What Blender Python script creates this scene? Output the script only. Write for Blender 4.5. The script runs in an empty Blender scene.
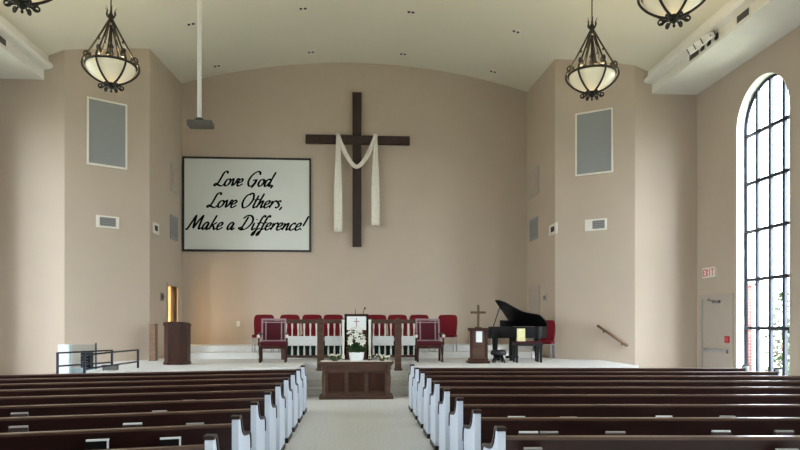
import bpy, bmesh, math, random
from mathutils import Vector, Matrix
random.seed(7)
C = bpy.context.scene.collection
R = math.radians
PI = math.pi

# ------------------------------------------------------------------ camera
F, HX, HY = 660.0, 400.0, 325.0
TH = math.atan(43 / 660.0)
CAM = Vector((0, 0, 1.6))
FW = Vector((math.sin(TH), math.cos(TH), 0)); RT = Vector((math.cos(TH), -math.sin(TH), 0)); UP = Vector((0, 0, 1))
def ray(px, py): return FW + RT * ((px - HX) / F) + UP * ((HY - py) / F)
def on_y(px, py, y): d = ray(px, py); return CAM + d * ((y - CAM.y) / d.y)
def on_x(px, py, x): d = ray(px, py); return CAM + d * ((x - CAM.x) / d.x)
def on_z(px, py, z): d = ray(px, py); return CAM + d * ((z - CAM.z) / d.z)
def on_wall(px, py, p0, p1):
    n = Vector((-(p1[1] - p0[1]), p1[0] - p0[0], 0)); d = ray(px, py)
    t = n.dot(Vector((p0[0], p0[1], 0)) - CAM) / n.dot(d)
    return CAM + d * t
cam = bpy.data.cameras.new('camera'); camo = bpy.data.objects.new('camera', cam); C.objects.link(camo)
camo.location = CAM; camo.rotation_euler = (PI / 2, 0, -TH)
cam.sensor_width = 36; cam.lens = 36 * F / 800; cam.shift_y = (HY - 225) / 800.0
cam.clip_start = .05; cam.clip_end = 500
bpy.context.scene.camera = camo

# ------------------------------------------------------------------ materials
def nodes(name):
    m = bpy.data.materials.new(name); m.use_nodes = True
    return m, m.node_tree, m.node_tree.nodes['Principled BSDF']
def mat(name, col, rough=.6, var=.06, scale=6, metal=0, spec=.5, bump=0, bscale=200, coat=0):
    m, nt, b = nodes(name)
    b.inputs['Roughness'].default_value = rough; b.inputs['Metallic'].default_value = metal
    b.inputs['Specular IOR Level'].default_value = spec
    if coat: b.inputs['Coat Weight'].default_value = coat; b.inputs['Coat Roughness'].default_value = .12
    tc = nt.nodes.new('ShaderNodeTexCoord')
    n = nt.nodes.new('ShaderNodeTexNoise'); n.inputs['Scale'].default_value = scale; n.inputs['Detail'].default_value = 3
    nt.links.new(tc.outputs['Object'], n.inputs['Vector'])
    r = nt.nodes.new('ShaderNodeValToRGB')
    r.color_ramp.elements[0].position = .3; r.color_ramp.elements[1].position = .7
    r.color_ramp.elements[0].color = tuple(c * (1 - var) for c in col) + (1,)
    r.color_ramp.elements[1].color = tuple(min(1, c * (1 + var)) for c in col) + (1,)
    nt.links.new(n.outputs['Fac'], r.inputs['Fac']); nt.links.new(r.outputs['Color'], b.inputs['Base Color'])
    if bump:
        n2 = nt.nodes.new('ShaderNodeTexNoise'); n2.inputs['Scale'].default_value = bscale
        nt.links.new(tc.outputs['Object'], n2.inputs['Vector'])
        bp = nt.nodes.new('ShaderNodeBump'); bp.inputs['Strength'].default_value = bump; bp.inputs['Distance'].default_value = .01
        nt.links.new(n2.outputs['Fac'], bp.inputs['Height']); nt.links.new(bp.outputs['Normal'], b.inputs['Normal'])
    return m
def wood(name, c0, c1, rough=.35, axis='X', scale=3, coat=.2):
    m, nt, b = nodes(name)
    b.inputs['Roughness'].default_value = rough
    b.inputs['Coat Weight'].default_value = coat; b.inputs['Coat Roughness'].default_value = .15
    tc = nt.nodes.new('ShaderNodeTexCoord'); mp = nt.nodes.new('ShaderNodeMapping')
    s = {'X': (.15, 1, 1), 'Y': (1, .15, 1), 'Z': (1, 1, .15)}[axis]
    mp.inputs['Scale'].default_value = tuple(v * scale * 6 for v in s)
    n = nt.nodes.new('ShaderNodeTexNoise'); n.inputs['Scale'].default_value = 1; n.inputs['Detail'].default_value = 5
    n.inputs['Distortion'].default_value = .8
    r = nt.nodes.new('ShaderNodeValToRGB')
    r.color_ramp.elements[0].position = .3; r.color_ramp.elements[1].position = .72
    r.color_ramp.elements[0].color = c0 + (1,); r.color_ramp.elements[1].color = c1 + (1,)
    nt.links.new(tc.outputs['Object'], mp.inputs['Vector']); nt.links.new(mp.outputs['Vector'], n.inputs['Vector'])
    nt.links.new(n.outputs['Fac'], r.inputs['Fac']); nt.links.new(r.outputs['Color'], b.inputs['Base Color'])
    return m
M = {}
M['wall'] = mat('wall_paint', (.50, .415, .332), .75, .02, 1.2, bump=.05, bscale=60)
M['ceil'] = mat('ceiling_paint', (.74, .72, .61), .8, .015, .8)
M['white'] = mat('white_trim', (.80, .79, .76), .5, .02)
M['offwhite'] = mat('soffit_paint', (.78, .765, .70), .6, .02)
M['carpet'] = mat('carpet', (.72, .72, .71), .95, .10, 25, spec=.1, bump=.4, bscale=350)
M['stage'] = mat('stage_carpet', (.73, .73, .72), .95, .07, 25, spec=.1, bump=.4, bscale=350)
M['pew'] = wood('pew_wood', (.018, .0055, .0045), (.036, .011, .008), .4, 'X', 2, .06)
M['cap'] = wood('pew_cap_wood', (.012, .005, .004), (.026, .010, .007), .45, 'Y', 2, .05)
M['rail'] = wood('pew_rail_wood', (.075, .040, .028), (.12, .066, .045), .3, 'X', 2, .4)
M['pewwhite'] = mat('pew_end_paint', (.68, .76, .88), .4, .02)
M['cross'] = wood('cross_wood', (.017, .007, .005), (.034, .0135, .0085), .6, 'Z', 2, 0)
M['table'] = wood('table_wood', (.045, .019, .010), (.100, .043, .020), .5, 'X', 2, .05)
M['pulpit'] = wood('pulpit_wood', (.030, .0105, .006), (.062, .021, .012), .5, 'Z', 2, .08)
M['pulpit'].node_tree.nodes['Principled BSDF'].inputs['Specular IOR Level'].default_value = .2
M['green'] = mat('green_shade_backing', (.012, .032, .028), .9, .2, 20, spec=.1)
M['oak'] = wood('oak_rail', (.13, .068, .036), (.22, .12, .065), .4, 'X', 3, .1)
M['red'] = mat('red_fabric', (.135, .006, .012), .85, .12, 30, spec=.2)
M['burgundy'] = mat('burgundy_fabric', (.075, .009, .016), .8, .15, 40, spec=.2)
M['mauve_sheen'] = mat('wood_sheen_mauve', (.30, .21, .23), .5, .1, 20)  # reflections on the polished chair frame, put into its base colour
M['iron'] = mat('wrought_iron', (.022, .018, .014), .5, .3, 40, metal=.4)
M['black'] = mat('black_lacquer', (.006, .006, .007), .4, .1, spec=.25)
M['blackm'] = mat('black_plastic', (.015, .016, .018), .5, .2)
M['navy'] = mat('navy_metal', (.012, .018, .035), .45, .1, metal=.2)
M['chrome'] = mat('grey_metal', (.42, .43, .46), .35, .05, metal=.7)
M['brass'] = mat('brass', (.11, .075, .038), .45, .1, metal=.7)
M['grille'] = mat('grille_cloth', (.29, .30, .30), .9, .05, 80, bump=.3, bscale=300)
M['ventgrey'] = mat('vent_grey', (.16, .15, .145), .6, .1)
M['screen'] = mat('screen_cloth', (.68, .71, .68), .8, .01, 2)
M['ink'] = mat('lettering_ink', (.004, .004, .004), .8, 0, spec=.1)
M['cloth'] = mat('white_drape', (.82, .78, .70), .9, .05, 10)
M['cream'] = mat('cream_enamel', (.80, .77, .70), .5, .03)
M['paper'] = mat('paper', (.86, .90, .91), .7, .03, 30)
M['greypaper'] = mat('grey_paper', (.42, .40, .39), .7, .05, 30)
M['pinkcover'] = mat('dusty_cover', (.05, .028, .026), .6, .1, 30)
M['petal'] = mat('petal', (.82, .82, .74), .6, .05, 30)
M['leaf'] = mat('leaf_green', (.020, .075, .020), .5, .3, 30)
M['leafout'] = mat('leaf_outdoor', (.030, .062, .015), .5, .3, 10)
M['grass'] = mat('lawn', (.30, .31, .22), .9, .25, 3)
M['doorp'] = mat('door_paint', (.42, .37, .315), .5, .02)
M['warm'] = mat('hall_paint', (.80, .66, .44), .8, .03)
M['exitred'] = mat('exit_red', (.75, .05, .07), .5, .02)
M['alarm'] = mat('alarm_red', (.40, .02, .02), .5, .05)
M['booky'] = mat('pale_yellow_cover', (.82, .80, .42), .6, .1, 18)
M['mark'] = mat('pink_mark', (.48, .30, .33), .7, .05)
M['ivory'] = mat('ivory', (.75, .72, .62), .4, .02)
m, nt, b = nodes('alabaster_glass'); M['bowl'] = m
b.inputs['Base Color'].default_value = (.78, .76, .62, 1); b.inputs['Roughness'].default_value = .35
b.inputs['Subsurface Weight'].default_value = 0
tr = nt.nodes.new('ShaderNodeBsdfTranslucent'); tr.inputs['Color'].default_value = (.80, .78, .66, 1)
mx = nt.nodes.new('ShaderNodeMixShader'); mx.inputs['Fac'].default_value = .013
out = nt.nodes['Material Output']
nt.links.new(b.outputs[0], mx.inputs[1]); nt.links.new(tr.outputs[0], mx.inputs[2]); nt.links.new(mx.outputs[0], out.inputs['Surface'])
def thin_glass(name, col, fac):
    m = bpy.data.materials.new(name); m.use_nodes = True; nt = m.node_tree
    nt.nodes.remove(nt.nodes['Principled BSDF'])
    t = nt.nodes.new('ShaderNodeBsdfTransparent'); t.inputs['Color'].default_value = col + (1,)
    g = nt.nodes.new('ShaderNodeBsdfGlossy'); g.inputs['Roughness'].default_value = .03
    x = nt.nodes.new('ShaderNodeMixShader'); x.inputs['Fac'].default_value = fac
    nt.links.new(t.outputs[0], x.inputs[1]); nt.links.new(g.outputs[0], x.inputs[2])
    nt.links.new(x.outputs[0], nt.nodes['Material Output'].inputs['Surface'])
    return m
M['glass'] = thin_glass('window_glass', (.97, .985, 1), .05)
M['acrylic'] = thin_glass('clear_acrylic', (.84, .90, .93), .04)
m, nt, b = nodes('brick'); M['brick'] = m
M['projector'] = mat('projector_shell', (.07, .065, .05), .5, .1)
bt = nt.nodes.new('ShaderNodeTexBrick'); tc = nt.nodes.new('ShaderNodeTexCoord')
mp = nt.nodes.new('ShaderNodeMapping'); mp.inputs['Rotation'].default_value = (PI / 2, 0, 0)
bt.inputs['Color1'].default_value = (.13, .040, .034, 1); bt.inputs['Color2'].default_value = (.09, .028, .024, 1); bt.inputs['Mortar'].default_value = (.2, .17, .15, 1)
bt.inputs['Scale'].default_value = 3.2
nt.links.new(tc.outputs['Object'], mp.inputs['Vector']); nt.links.new(mp.outputs['Vector'], bt.inputs['Vector'])
nt.links.new(bt.outputs['Color'], b.inputs['Base Color']); b.inputs['Roughness'].default_value = .9

# ------------------------------------------------------------------ mesh builder
class MB:
    def __init__(s): s.v = []; s.f = []; s.smooth = set()
    def add(s, vs, fs, smooth=False):
        o = len(s.v); s.v += [Vector(v) for v in vs]
        for f in fs:
            if smooth: s.smooth.add(len(s.f))
            s.f.append([i + o for i in f])
        return s
    def box(s, x0, x1, y0, y1, z0, z1, bev=0):
        if x0 > x1: x0, x1 = x1, x0
        if y0 > y1: y0, y1 = y1, y0
        if z0 > z1: z0, z1 = z1, z0
        if bev <= 0:
            vs = [(x, y, z) for z in (z0, z1) for y in (y0, y1) for x in (x0, x1)]
            return s.add(vs, [(0, 2, 3, 1), (4, 5, 7, 6), (0, 1, 5, 4), (2, 6, 7, 3), (0, 4, 6, 2), (1, 3, 7, 5)])
        bm = bmesh.new(); bmesh.ops.create_cube(bm, size=1)
        for v in bm.verts:
            v.co = Vector(((x0 + x1) / 2 + v.co.x * (x1 - x0), (y0 + y1) / 2 + v.co.y * (y1 - y0), (z0 + z1) / 2 + v.co.z * (z1 - z0)))
        bmesh.ops.bevel(bm, geom=bm.edges[:], offset=bev, segments=2, affect='EDGES', profile=.7)
        bm.verts.index_update()
        s.add([v.co.copy() for v in bm.verts], [[v.index for v in f.verts] for f in bm.faces]); bm.free(); return s
    def cyl(s, p, q, r0, r1=None, n=12):
        r1 = r0 if r1 is None else r1
        p = Vector(p); q = Vector(q); d = (q - p).normalized()
        a = d.orthogonal().normalized(); b = d.cross(a)
        vs = [p + (a * math.cos(2 * PI * i / n) + b * math.sin(2 * PI * i / n)) * r0 for i in range(n)]
        vs += [q + (a * math.cos(2 * PI * i / n) + b * math.sin(2 * PI * i / n)) * r1 for i in range(n)]
        s.add(vs, [(i, (i + 1) % n, n + (i + 1) % n, n + i) for i in range(n)], True)
        return s.add(vs, [tuple(range(n))[::-1], tuple(range(n, 2 * n))])
    def tube(s, path, r, n=8, closed=False):
        P = [Vector(p) for p in path]; k = len(P)
        rs = r if isinstance(r, (list, tuple)) else [r] * k
        vs = []; up = None
        for i in range(k):
            if closed: t = (P[(i + 1) % k] - P[i - 1])
            else: t = P[min(i + 1, k - 1)] - P[max(i - 1, 0)]
            t = t.normalized()
            if up is None: up = t.orthogonal().normalized()
            up = (up - t * up.dot(t))
            up = up.normalized() if up.length > 1e-5 else t.orthogonal().normalized()
            b = t.cross(up)
            vs += [P[i] + (up * math.cos(2 * PI * j / n) + b * math.sin(2 * PI * j / n)) * rs[i] for j in range(n)]
        fs = []
        for i in range(k if closed else k - 1):
            a = i * n; c = ((i + 1) % k) * n
            fs += [(a + j, a + (j + 1) % n, c + (j + 1) % n, c + j) for j in range(n)]
        s.add(vs, fs, True)
        if not closed: s.add(vs, [tuple(range(n))[::-1], tuple(range((k - 1) * n, k * n))])
        return s
    def lathe(s, prof, n=24, c=(0, 0, 0)):
        c = Vector(c); vs = []
        for (r, z) in prof: vs += [c + Vector((r * math.cos(2 * PI * j / n), r * math.sin(2 * PI * j / n), z)) for j in range(n)]
        fs = [(i * n + j, i * n + (j + 1) % n, (i + 1) * n + (j + 1) % n, (i + 1) * n + j) for i in range(len(prof) - 1) for j in range(n)]
        return s.add(vs, fs, True)
    def ball(s, c, r, sz=None, n=10):
        sz = sz or (1, 1, 1); vs = []; k = n // 2 + 1
        for i in range(k + 1):
            a = PI * i / k
            vs += [Vector(c) + Vector((r * sz[0] * math.sin(a) * math.cos(2 * PI * j / n), r * sz[1] * math.sin(a) * math.sin(2 * PI * j / n), r * sz[2] * math.cos(a))) for j in range(n)]
        return s.add(vs, [(i * n + j, (i + 1) * n + j, (i + 1) * n + (j + 1) % n, i * n + (j + 1) % n) for i in range(k) for j in range(n)], True)
    def prism(s, poly, f0, f1):
        """poly 2-d points, f0/f1 map a point to 3-d for both caps"""
        n = len(poly); vs = [f0(*p) for p in poly] + [f1(*p) for p in poly]
        return s.add(vs, [tuple(range(n)), tuple(range(n, 2 * n))[::-1]] + [(i, (i + 1) % n, n + (i + 1) % n, n + i) for i in range(n)])
    def obj(s, name, m, parent=None, recalc=True):
        me = bpy.data.meshes.new(name); me.from_pydata([tuple(v) for v in s.v], [], s.f)
        for i in s.smooth: me.polygons[i].use_smooth = True
        bm = bmesh.new(); bm.from_mesh(me)
        bmesh.ops.remove_doubles(bm, verts=bm.verts, dist=1e-5)
        if recalc: bmesh.ops.recalc_face_normals(bm, faces=bm.faces)
        bm.to_mesh(me); bm.free()
        me.materials.append(M[m] if isinstance(m, str) else m)
        o = bpy.data.objects.new(name, me); C.objects.link(o)
        if parent: o.parent = parent
        return o
def tag(o, label=None, cat=None, group=None, kind=None):
    if label: o['label'] = label
    if cat: o['category'] = cat
    if group: o['group'] = group
    if kind: o['kind'] = kind
    return o
def thing(name, label, cat, loc=(0, 0, 0), rz=0, group=None):
    o = bpy.data.objects.new(name, None); C.objects.link(o); o.empty_display_size = .1
    o.location = loc; o.rotation_euler = (0, 0, rz)
    return tag(o, label, cat, group)
def struct(o): o['kind'] = 'structure'; return o
def dup(root, loc, rz=0, label=None):
    r = root.copy(); C.objects.link(r); r.location = loc; r.rotation_euler = (0, 0, rz)
    if label: r['label'] = label
    for ch in list(root.children):
        c = ch.copy(); C.objects.link(c); c.parent = r
        for g in list(ch.children):
            d = g.copy(); C.objects.link(d); d.parent = c
    return r
def bez(pts, n=8):
    """catmull-rom through 3-d or 2-d points"""
    P = [Vector(p) for p in pts]; out = []
    for i in range(len(P) - 1):
        p0 = P[max(i - 1, 0)]; p1 = P[i]; p2 = P[i + 1]; p3 = P[min(i + 2, len(P) - 1)]
        for k in range(n):
            t = k / n
            out.append(.5 * ((2 * p1) + (p2 - p0) * t + (2 * p0 - 5 * p1 + 4 * p2 - p3) * t * t + (3 * p1 - p0 - 3 * p2 + p3) * t ** 3))
    out.append(P[-1]); return out

# ------------------------------------------------------------------ room
YB, YN, YS = 20.0, 17.4, 16.2           # back wall, niche mouth, shoulder wall
A0 = on_y(182, 300, YB); A1 = on_y(527, 300, YB)
B0 = on_y(149.5, 300, YN); B1 = on_y(555, 300, YN)
E0 = on_y(64.5, 300, YS); E1 = on_y(635, 300, YS)
XW = on_y(697, 300, YS).x; XL = -XW
YR = -6.0                                # rear wall
PZ = .70                                 # platform height
ARC_P, ARC_R = 9.52, 18.3
def zc(x): return ARC_P - (ARC_R - math.sqrt(ARC_R ** 2 - x * x))
def wall(name, p0, p1, z0, z1, openings=(), th=.24, m='wall', side=1):
    """wall from p0 to p1, thickness to the left of p0->p1 (side=1); openings (s0,s1,z0,z1,arched)"""
    p0 = Vector((p0[0], p0[1], 0)); p1 = Vector((p1[0], p1[1], 0)); d = (p1 - p0); L = d.length; d.normalize()
    n = Vector((-d.y, d.x, 0)) * side * th
    mb = MB()
    def P(s_, z, k): return p0 + d * s_ + n * k + Vector((0, 0, z))
    def quad(s0, s1, a, b):
        if s1 - s0 < 1e-4 or b - a < 1e-4: return
        for k in (0, 1): mb.add([P(s0, a, k), P(s1, a, k), P(s1, b, k), P(s0, b, k)], [(0, 1, 2, 3)])
    s = 0
    for (o0, o1, a, b, arch) in sorted(openings):
        quad(s, o0, z0, z1); quad(o0, o1, z0, a)
        rim = [(o0, a)]
        if arch:
            r = (o1 - o0) / 2; c = (o0 + o1) / 2; N = 24
            top = [(c - r * math.cos(PI * i / N), b - r + r * math.sin(PI * i / N)) for i in range(N + 1)]
        else: top = [(o0, b), (o1, b)]
        for (q0, q1) in zip(top, top[1:]):
            for k in (0, 1): mb.add([P(q0[0], q0[1], k), P(q1[0], q1[1], k), P(q1[0], z1, k), P(q0[0], z1, k)], [(0, 1, 2, 3)])
        s = o1
    quad(s, L, z0, z1)
    mb.add([P(0, z0, 0), P(0, z0, 1), P(0, z1, 1), P(0, z1, 0)], [(0, 1, 2, 3)])
    mb.add([P(L, z0, 0), P(L, z0, 1), P(L, z1, 1), P(L, z1, 0)], [(0, 1, 2, 3)])
    mb.add([P(0, z1, 0), P(L, z1, 0), P(L, z1, 1), P(0, z1, 1)], [(0, 1, 2, 3)])
    mb.add([P(0, z0, 0), P(L, z0, 0), P(L, z0, 1), P(0, z0, 1)], [(0, 1, 2, 3)])
    return struct(mb.obj(name, m, recalc=False))
TOP = 10.2
# floor and ceiling
struct(MB().box(-9.2, 9.2, YR - .4, YB + .6, -.2, 0).obj('floor', 'carpet'))
mb = MB(); NA = 64; xs = [-9 + 18 * i / NA for i in range(NA + 1)]
vs = []
for y in (YR - .3, YB + .3):
    for k in (0, .25): vs += [(x, y, max(zc(x), 7.62) + k) for x in xs]
n = NA + 1
fs = []
for i in range(NA):
    fs.append((i, i + 1, 2 * n + i + 1, 2 * n + i)); fs.append((n + i, 3 * n + i, 3 * n + i + 1, n + i + 1))
mb.add(vs, fs, True)
struct(mb.obj('ceiling', 'ceil', recalc=False))
# windows: measured on the right wall, repeated along both walls
w_far = on_x(736.5, 250, XW).y; w_near = on_x(790, 250, XW).y
W_SILL = .42; W_TOP = 6.92
WW = w_far - w_near
WY = [(w_near - k * 5.2, w_far - k * 5.2) for k in range(4)]
TW = .26
wall('wall_right', (XW, YR), (XW, YS), 0, TOP, [(a - YR, b - YR, W_SILL, W_TOP, True) for a, b in WY], TW, side=-1)
wall('wall_left', (XL, YR), (XL, YS), 0, TOP, [(a - YR, b - YR, W_SILL, W_TOP, True) for a, b in WY], TW, side=1)
wall('wall_rear', (XL - TW, YR), (XW + TW, YR), 0, TOP, side=-1)
wall('wall_shoulder_left', (XL - TW, YS), (E0.x, YS), 0, TOP)
wall('wall_shoulder_right', (E1.x, YS), (XW + TW, YS), 0, TOP)
wall('wall_splay_left', E0.xy, B0.xy, 0, TOP, th=.2)
wall('wall_splay_right', B1.xy, E1.xy, 0, TOP, th=.2)
dL0 = on_wall(167.5, 330, B0, A0); dL1 = on_wall(177, 330, B0, A0)
s0 = (dL0.xy - B0.xy).length; s1 = (dL1.xy - B0.xy).length
DTOP = on_wall(172, 286, B0, A0).z
wall('wall_niche_left', B0.xy, A0.xy, 0, TOP, [(s0, s1, PZ, DTOP, False)], th=.18)
wall('wall_niche_right', A1.xy, B1.xy, 0, TOP, th=.18)
wall('wall_back', (A0.x - .3, YB), (A1.x + .3, YB), 0, TOP)
# lit passage beyond the doorway in the left niche wall
hx1 = min(B0.x, A0.x) - .19; hy0 = dL0.y - .15; hy1 = dL1.y + .35
h = MB()
h.box(hx1 - 1.5, hx1 - 1.4, hy0 - .1, hy1 + .1, PZ - .1, DTOP + .5)
h.box(hx1 - 1.5, hx1 + .02, hy1, hy1 + .1, PZ - .1, DTOP + .5)
h.box(hx1 - 1.5, hx1 + .02, hy0 - .1, hy0, PZ - .1, DTOP + .5)
h.box(hx1 - 1.5, hx1 + .02, hy0 - .1, hy1 + .1, DTOP + .4, DTOP + .5)
h.box(hx1 - 1.5, hx1 + .02, hy0 - .1, hy1 + .1, PZ - .1, PZ)
struct(h.obj('wall_passage', 'warm'))
lamp = bpy.data.lights.new('passage_lamp', 'POINT'); lamp.energy = 75; lamp.color = (1, .82, .55); lamp.shadow_soft_size = .12
lo = bpy.data.objects.new('passage_lamp', lamp); C.objects.link(lo); lo.location = (hx1 - .8, (dL0.y + dL1.y) / 2 - .2, PZ + 1.1)

def window(idx, xin, sgn, a, b):
    """arched window with dark glazing bars; sgn=+1 right wall"""
    x = xin + sgn * (TW - .05); r = (b - a) / 2; c = (a + b) / 2; sp = W_TOP - r
    root = bpy.data.objects.new('window_%d' % idx, None); C.objects.link(root); root.location = (xin, c, W_SILL); struct(root)
    L = Matrix.Translation((-xin, -c, -W_SILL))
    def put(mb, nm, m):
        mb.v = [L @ v for v in mb.v]; return mb.obj(nm, m, root)
    # white reveal lining the opening
    N = 28
    rim = [(a, W_SILL), (a, sp)] + [(c - r * math.cos(PI * i / N), sp + r * math.sin(PI * i / N)) for i in range(1, N)] + [(b, sp), (b, W_SILL)]
    t = .012
    def inset(p, q=t):
        y, z = p
        if z <= sp + 1e-6: return (y + (q if y < c else -q), z)
        k = (r - q) / r; return (c + (y - c) * k, sp + (z - sp) * k)
    mb = MB()
    for p, q in zip(rim, rim[1:]):
        pi, qi = inset(p), inset(q)
        mb.add([(xin - sgn * .004, *p), (xin - sgn * .004, *q), (x, *q), (x, *p), (xin - sgn * .004, *pi), (xin - sgn * .004, *qi), (x, *qi), (x, *pi)],
               [(4, 5, 6, 7), (0, 1, 5, 4), (3, 7, 6, 2)])
    mb.box(xin - sgn * .06, x, a - .04, b + .04, W_SILL - .03, W_SILL + .015)
    put(mb, 'window_reveal', 'white')
    mb = MB()
    fr = [inset(p, .03) for p in rim]
    mb.tube([(x, *p) for p in fr], .038, 6)
    ncol = 4
    for k in range(1, ncol):
        y = a + (b - a) * k / ncol; zt = sp + math.sqrt(max(0, r * r - (y - c) ** 2)) - .03
        mb.box(x - .03, x + .03, y - .04, y + .04, W_SILL, zt)
    for k in range(7):
        z = .45 + 1.08 * k
        if z > sp: hw = math.sqrt(max(0, r * r - (z - sp) ** 2)) - .03
        else: hw = r - .03
        if z < W_SILL + .1 or hw < .1: mb.box(x - .03, x + .03, a + .02, b - .02, W_SILL, W_SILL + .06) if z < 1 else None
        else: mb.box(x - .028, x + .028, c - hw, c + hw, z - .036, z + .036)
    put(mb, 'window_frame', 'navy')
    mb = MB(); mb.add([(x + sgn * .004, *p) for p in fr], [tuple(range(len(fr)))]); put(mb, 'pane', 'glass')
    # daylight portal at the opening (guides the sky light in)
    l = bpy.data.lights.new('window_daylight', 'AREA'); l.shape = 'RECTANGLE'; l.size = b - a; l.size_y = W_TOP - W_SILL
    l.cycles.is_portal = True
    o = bpy.data.objects.new('window_daylight', l); C.objects.link(o)
    o.location = (xin + sgn * (TW + .03), c, (W_SILL + W_TOP) / 2); o.rotation_euler = (PI / 2, 0, PI / 2 * sgn)
i = 1
for a, b in WY:
    window(i, XW, 1, a, b); window(i + 1, XL, -1, a, b); i += 2

# soffits along both walls
def soffit(sgn, name, trim):
    X = lambda x: sgn * x
    body = [(XW + .02, 7.43), (7.42, 7.43), (7.42, zc(7.42) + .1), (XW + .02, zc(7.42) + .1)]
    f0 = lambda x, z: Vector((X(x), YR, z)); f1 = lambda x, z: Vector((X(x), YS, z))
    struct(MB().prism(body, f0, f1).obj(name, 'offwhite'))
    mold = [(7.42, 7.66), (7.27, 7.69), (7.21, 7.74), (7.22, 7.80), (7.29, 7.83), (7.31, 7.87), (7.33, zc(7.3) + .06), (7.42, zc(7.3) + .06)]
    struct(MB().prism(mold, f0, f1).obj(trim, 'offwhite'))
soffit(1, 'ceiling_soffit_right', 'trim_1'); soffit(-1, 'ceiling_soffit_left', 'trim_2')

# platform with inset steps, choir risers
plat = [(-1.25, 15.74), (-1.25, 14.35), (-3.6, 13.3), (-5.3, 13.3), (-5.3, 14.15), (-5.95, 14.15), (-5.95, B0.y + (E0.y - B0.y) * (-5.95 - B0.x) / (E0.x - B0.x)), (B0.x, YN), (A0.x, YB), (A1.x, YB), (B1.x, YN),
        (6.25, on_wall(606, 330, B1, E1).y), (6.25, 14.3), (3.6, 13.5), (1.25, 14.35), (1.25, 15.74)]
struct(MB().prism(plat, lambda x, y: Vector((x, y, 0)), lambda x, y: Vector((x, y, PZ))).obj('floor_platform', 'stage'))
st = MB()
for k, (y, z) in enumerate(((14.9, .175), (15.18, .35), (15.46, .525))):
    st.box(-1.25, 1.25, y, 15.74, z - .175, z)
struct(st.obj('floor_steps', 'stage'))
struct(MB().box(-5.0, 5.0, 17.8, YB, PZ, .86).box(-5.0, 5.0, 18.75, YB, .86, 1.02).obj('floor_choir_riser', 'stage'))
# side stair block below the guard rails
sb = MB()
for k in range(3): sb.box(-5.4, -4.55, 12.45 + .28 * k, 13.3, .175 * k, .175 * (k + 1))
struct(sb.obj('floor_side_steps', 'stage'))

# ------------------------------------------------------------------ outside
struct(MB().box(-60, 60, -60, 90, -.5, -.3).obj('floor_lawn', 'grass'))
struct(MB().box(XW + .35, XW + 1.08, 15.6, 18, -.3, 2.55).box(XW + .3, XW + 1.13, 15.55, 18.05, 2.55, 2.63).obj('wall_outside', 'brick'))
def shrub(loc, h, w, label, nleaf, seed):
    rnd = random.Random(seed); t = thing('shrub', label, 'plant', loc, 0)
    mb = MB()
    for k in range(7):
        a = rnd.uniform(0, 2 * PI); mb.tube(bez([(0, 0, 0), (.15 * w * math.cos(a), .15 * w * math.sin(a), h * .4), (.4 * w * math.cos(a), .4 * w * math.sin(a), h * rnd.uniform(.75, .98))], 4), .012, 5)
    mb.obj('stem', 'oak', t)
    mb = MB()
    for k in range(nleaf):
        z = h * rnd.uniform(.12, 1); a = rnd.uniform(0, 2 * PI); rr = w * .5 * math.sqrt(rnd.random()) * math.sin(PI * min(.95, z / h * .8 + .15))
        c = Vector((rr * math.cos(a), rr * math.sin(a), z)); s = rnd.uniform(.06, .13)
        d = Vector((rnd.uniform(-1, 1), rnd.uniform(-1, 1), rnd.uniform(-.3, 1))).normalized(); q = d.orthogonal().normalized() * s * .35
        mb.add([c - d * s, c + q, c + d * s, c - q], [(0, 1, 2, 3)])
    mb.obj('foliage', 'leafout', t, recalc=False)
shrub((XW + 1.7, 15.3, -.3), 2.7, .9, 'tall leafy shrub outside the arched window beside the brick pier', 420, 1)
shrub((XW + 1.15, 14.3, -.3), 1.9, .9, 'lower leafy shrub outside the nearer half of the arched window', 420, 2)

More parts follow.
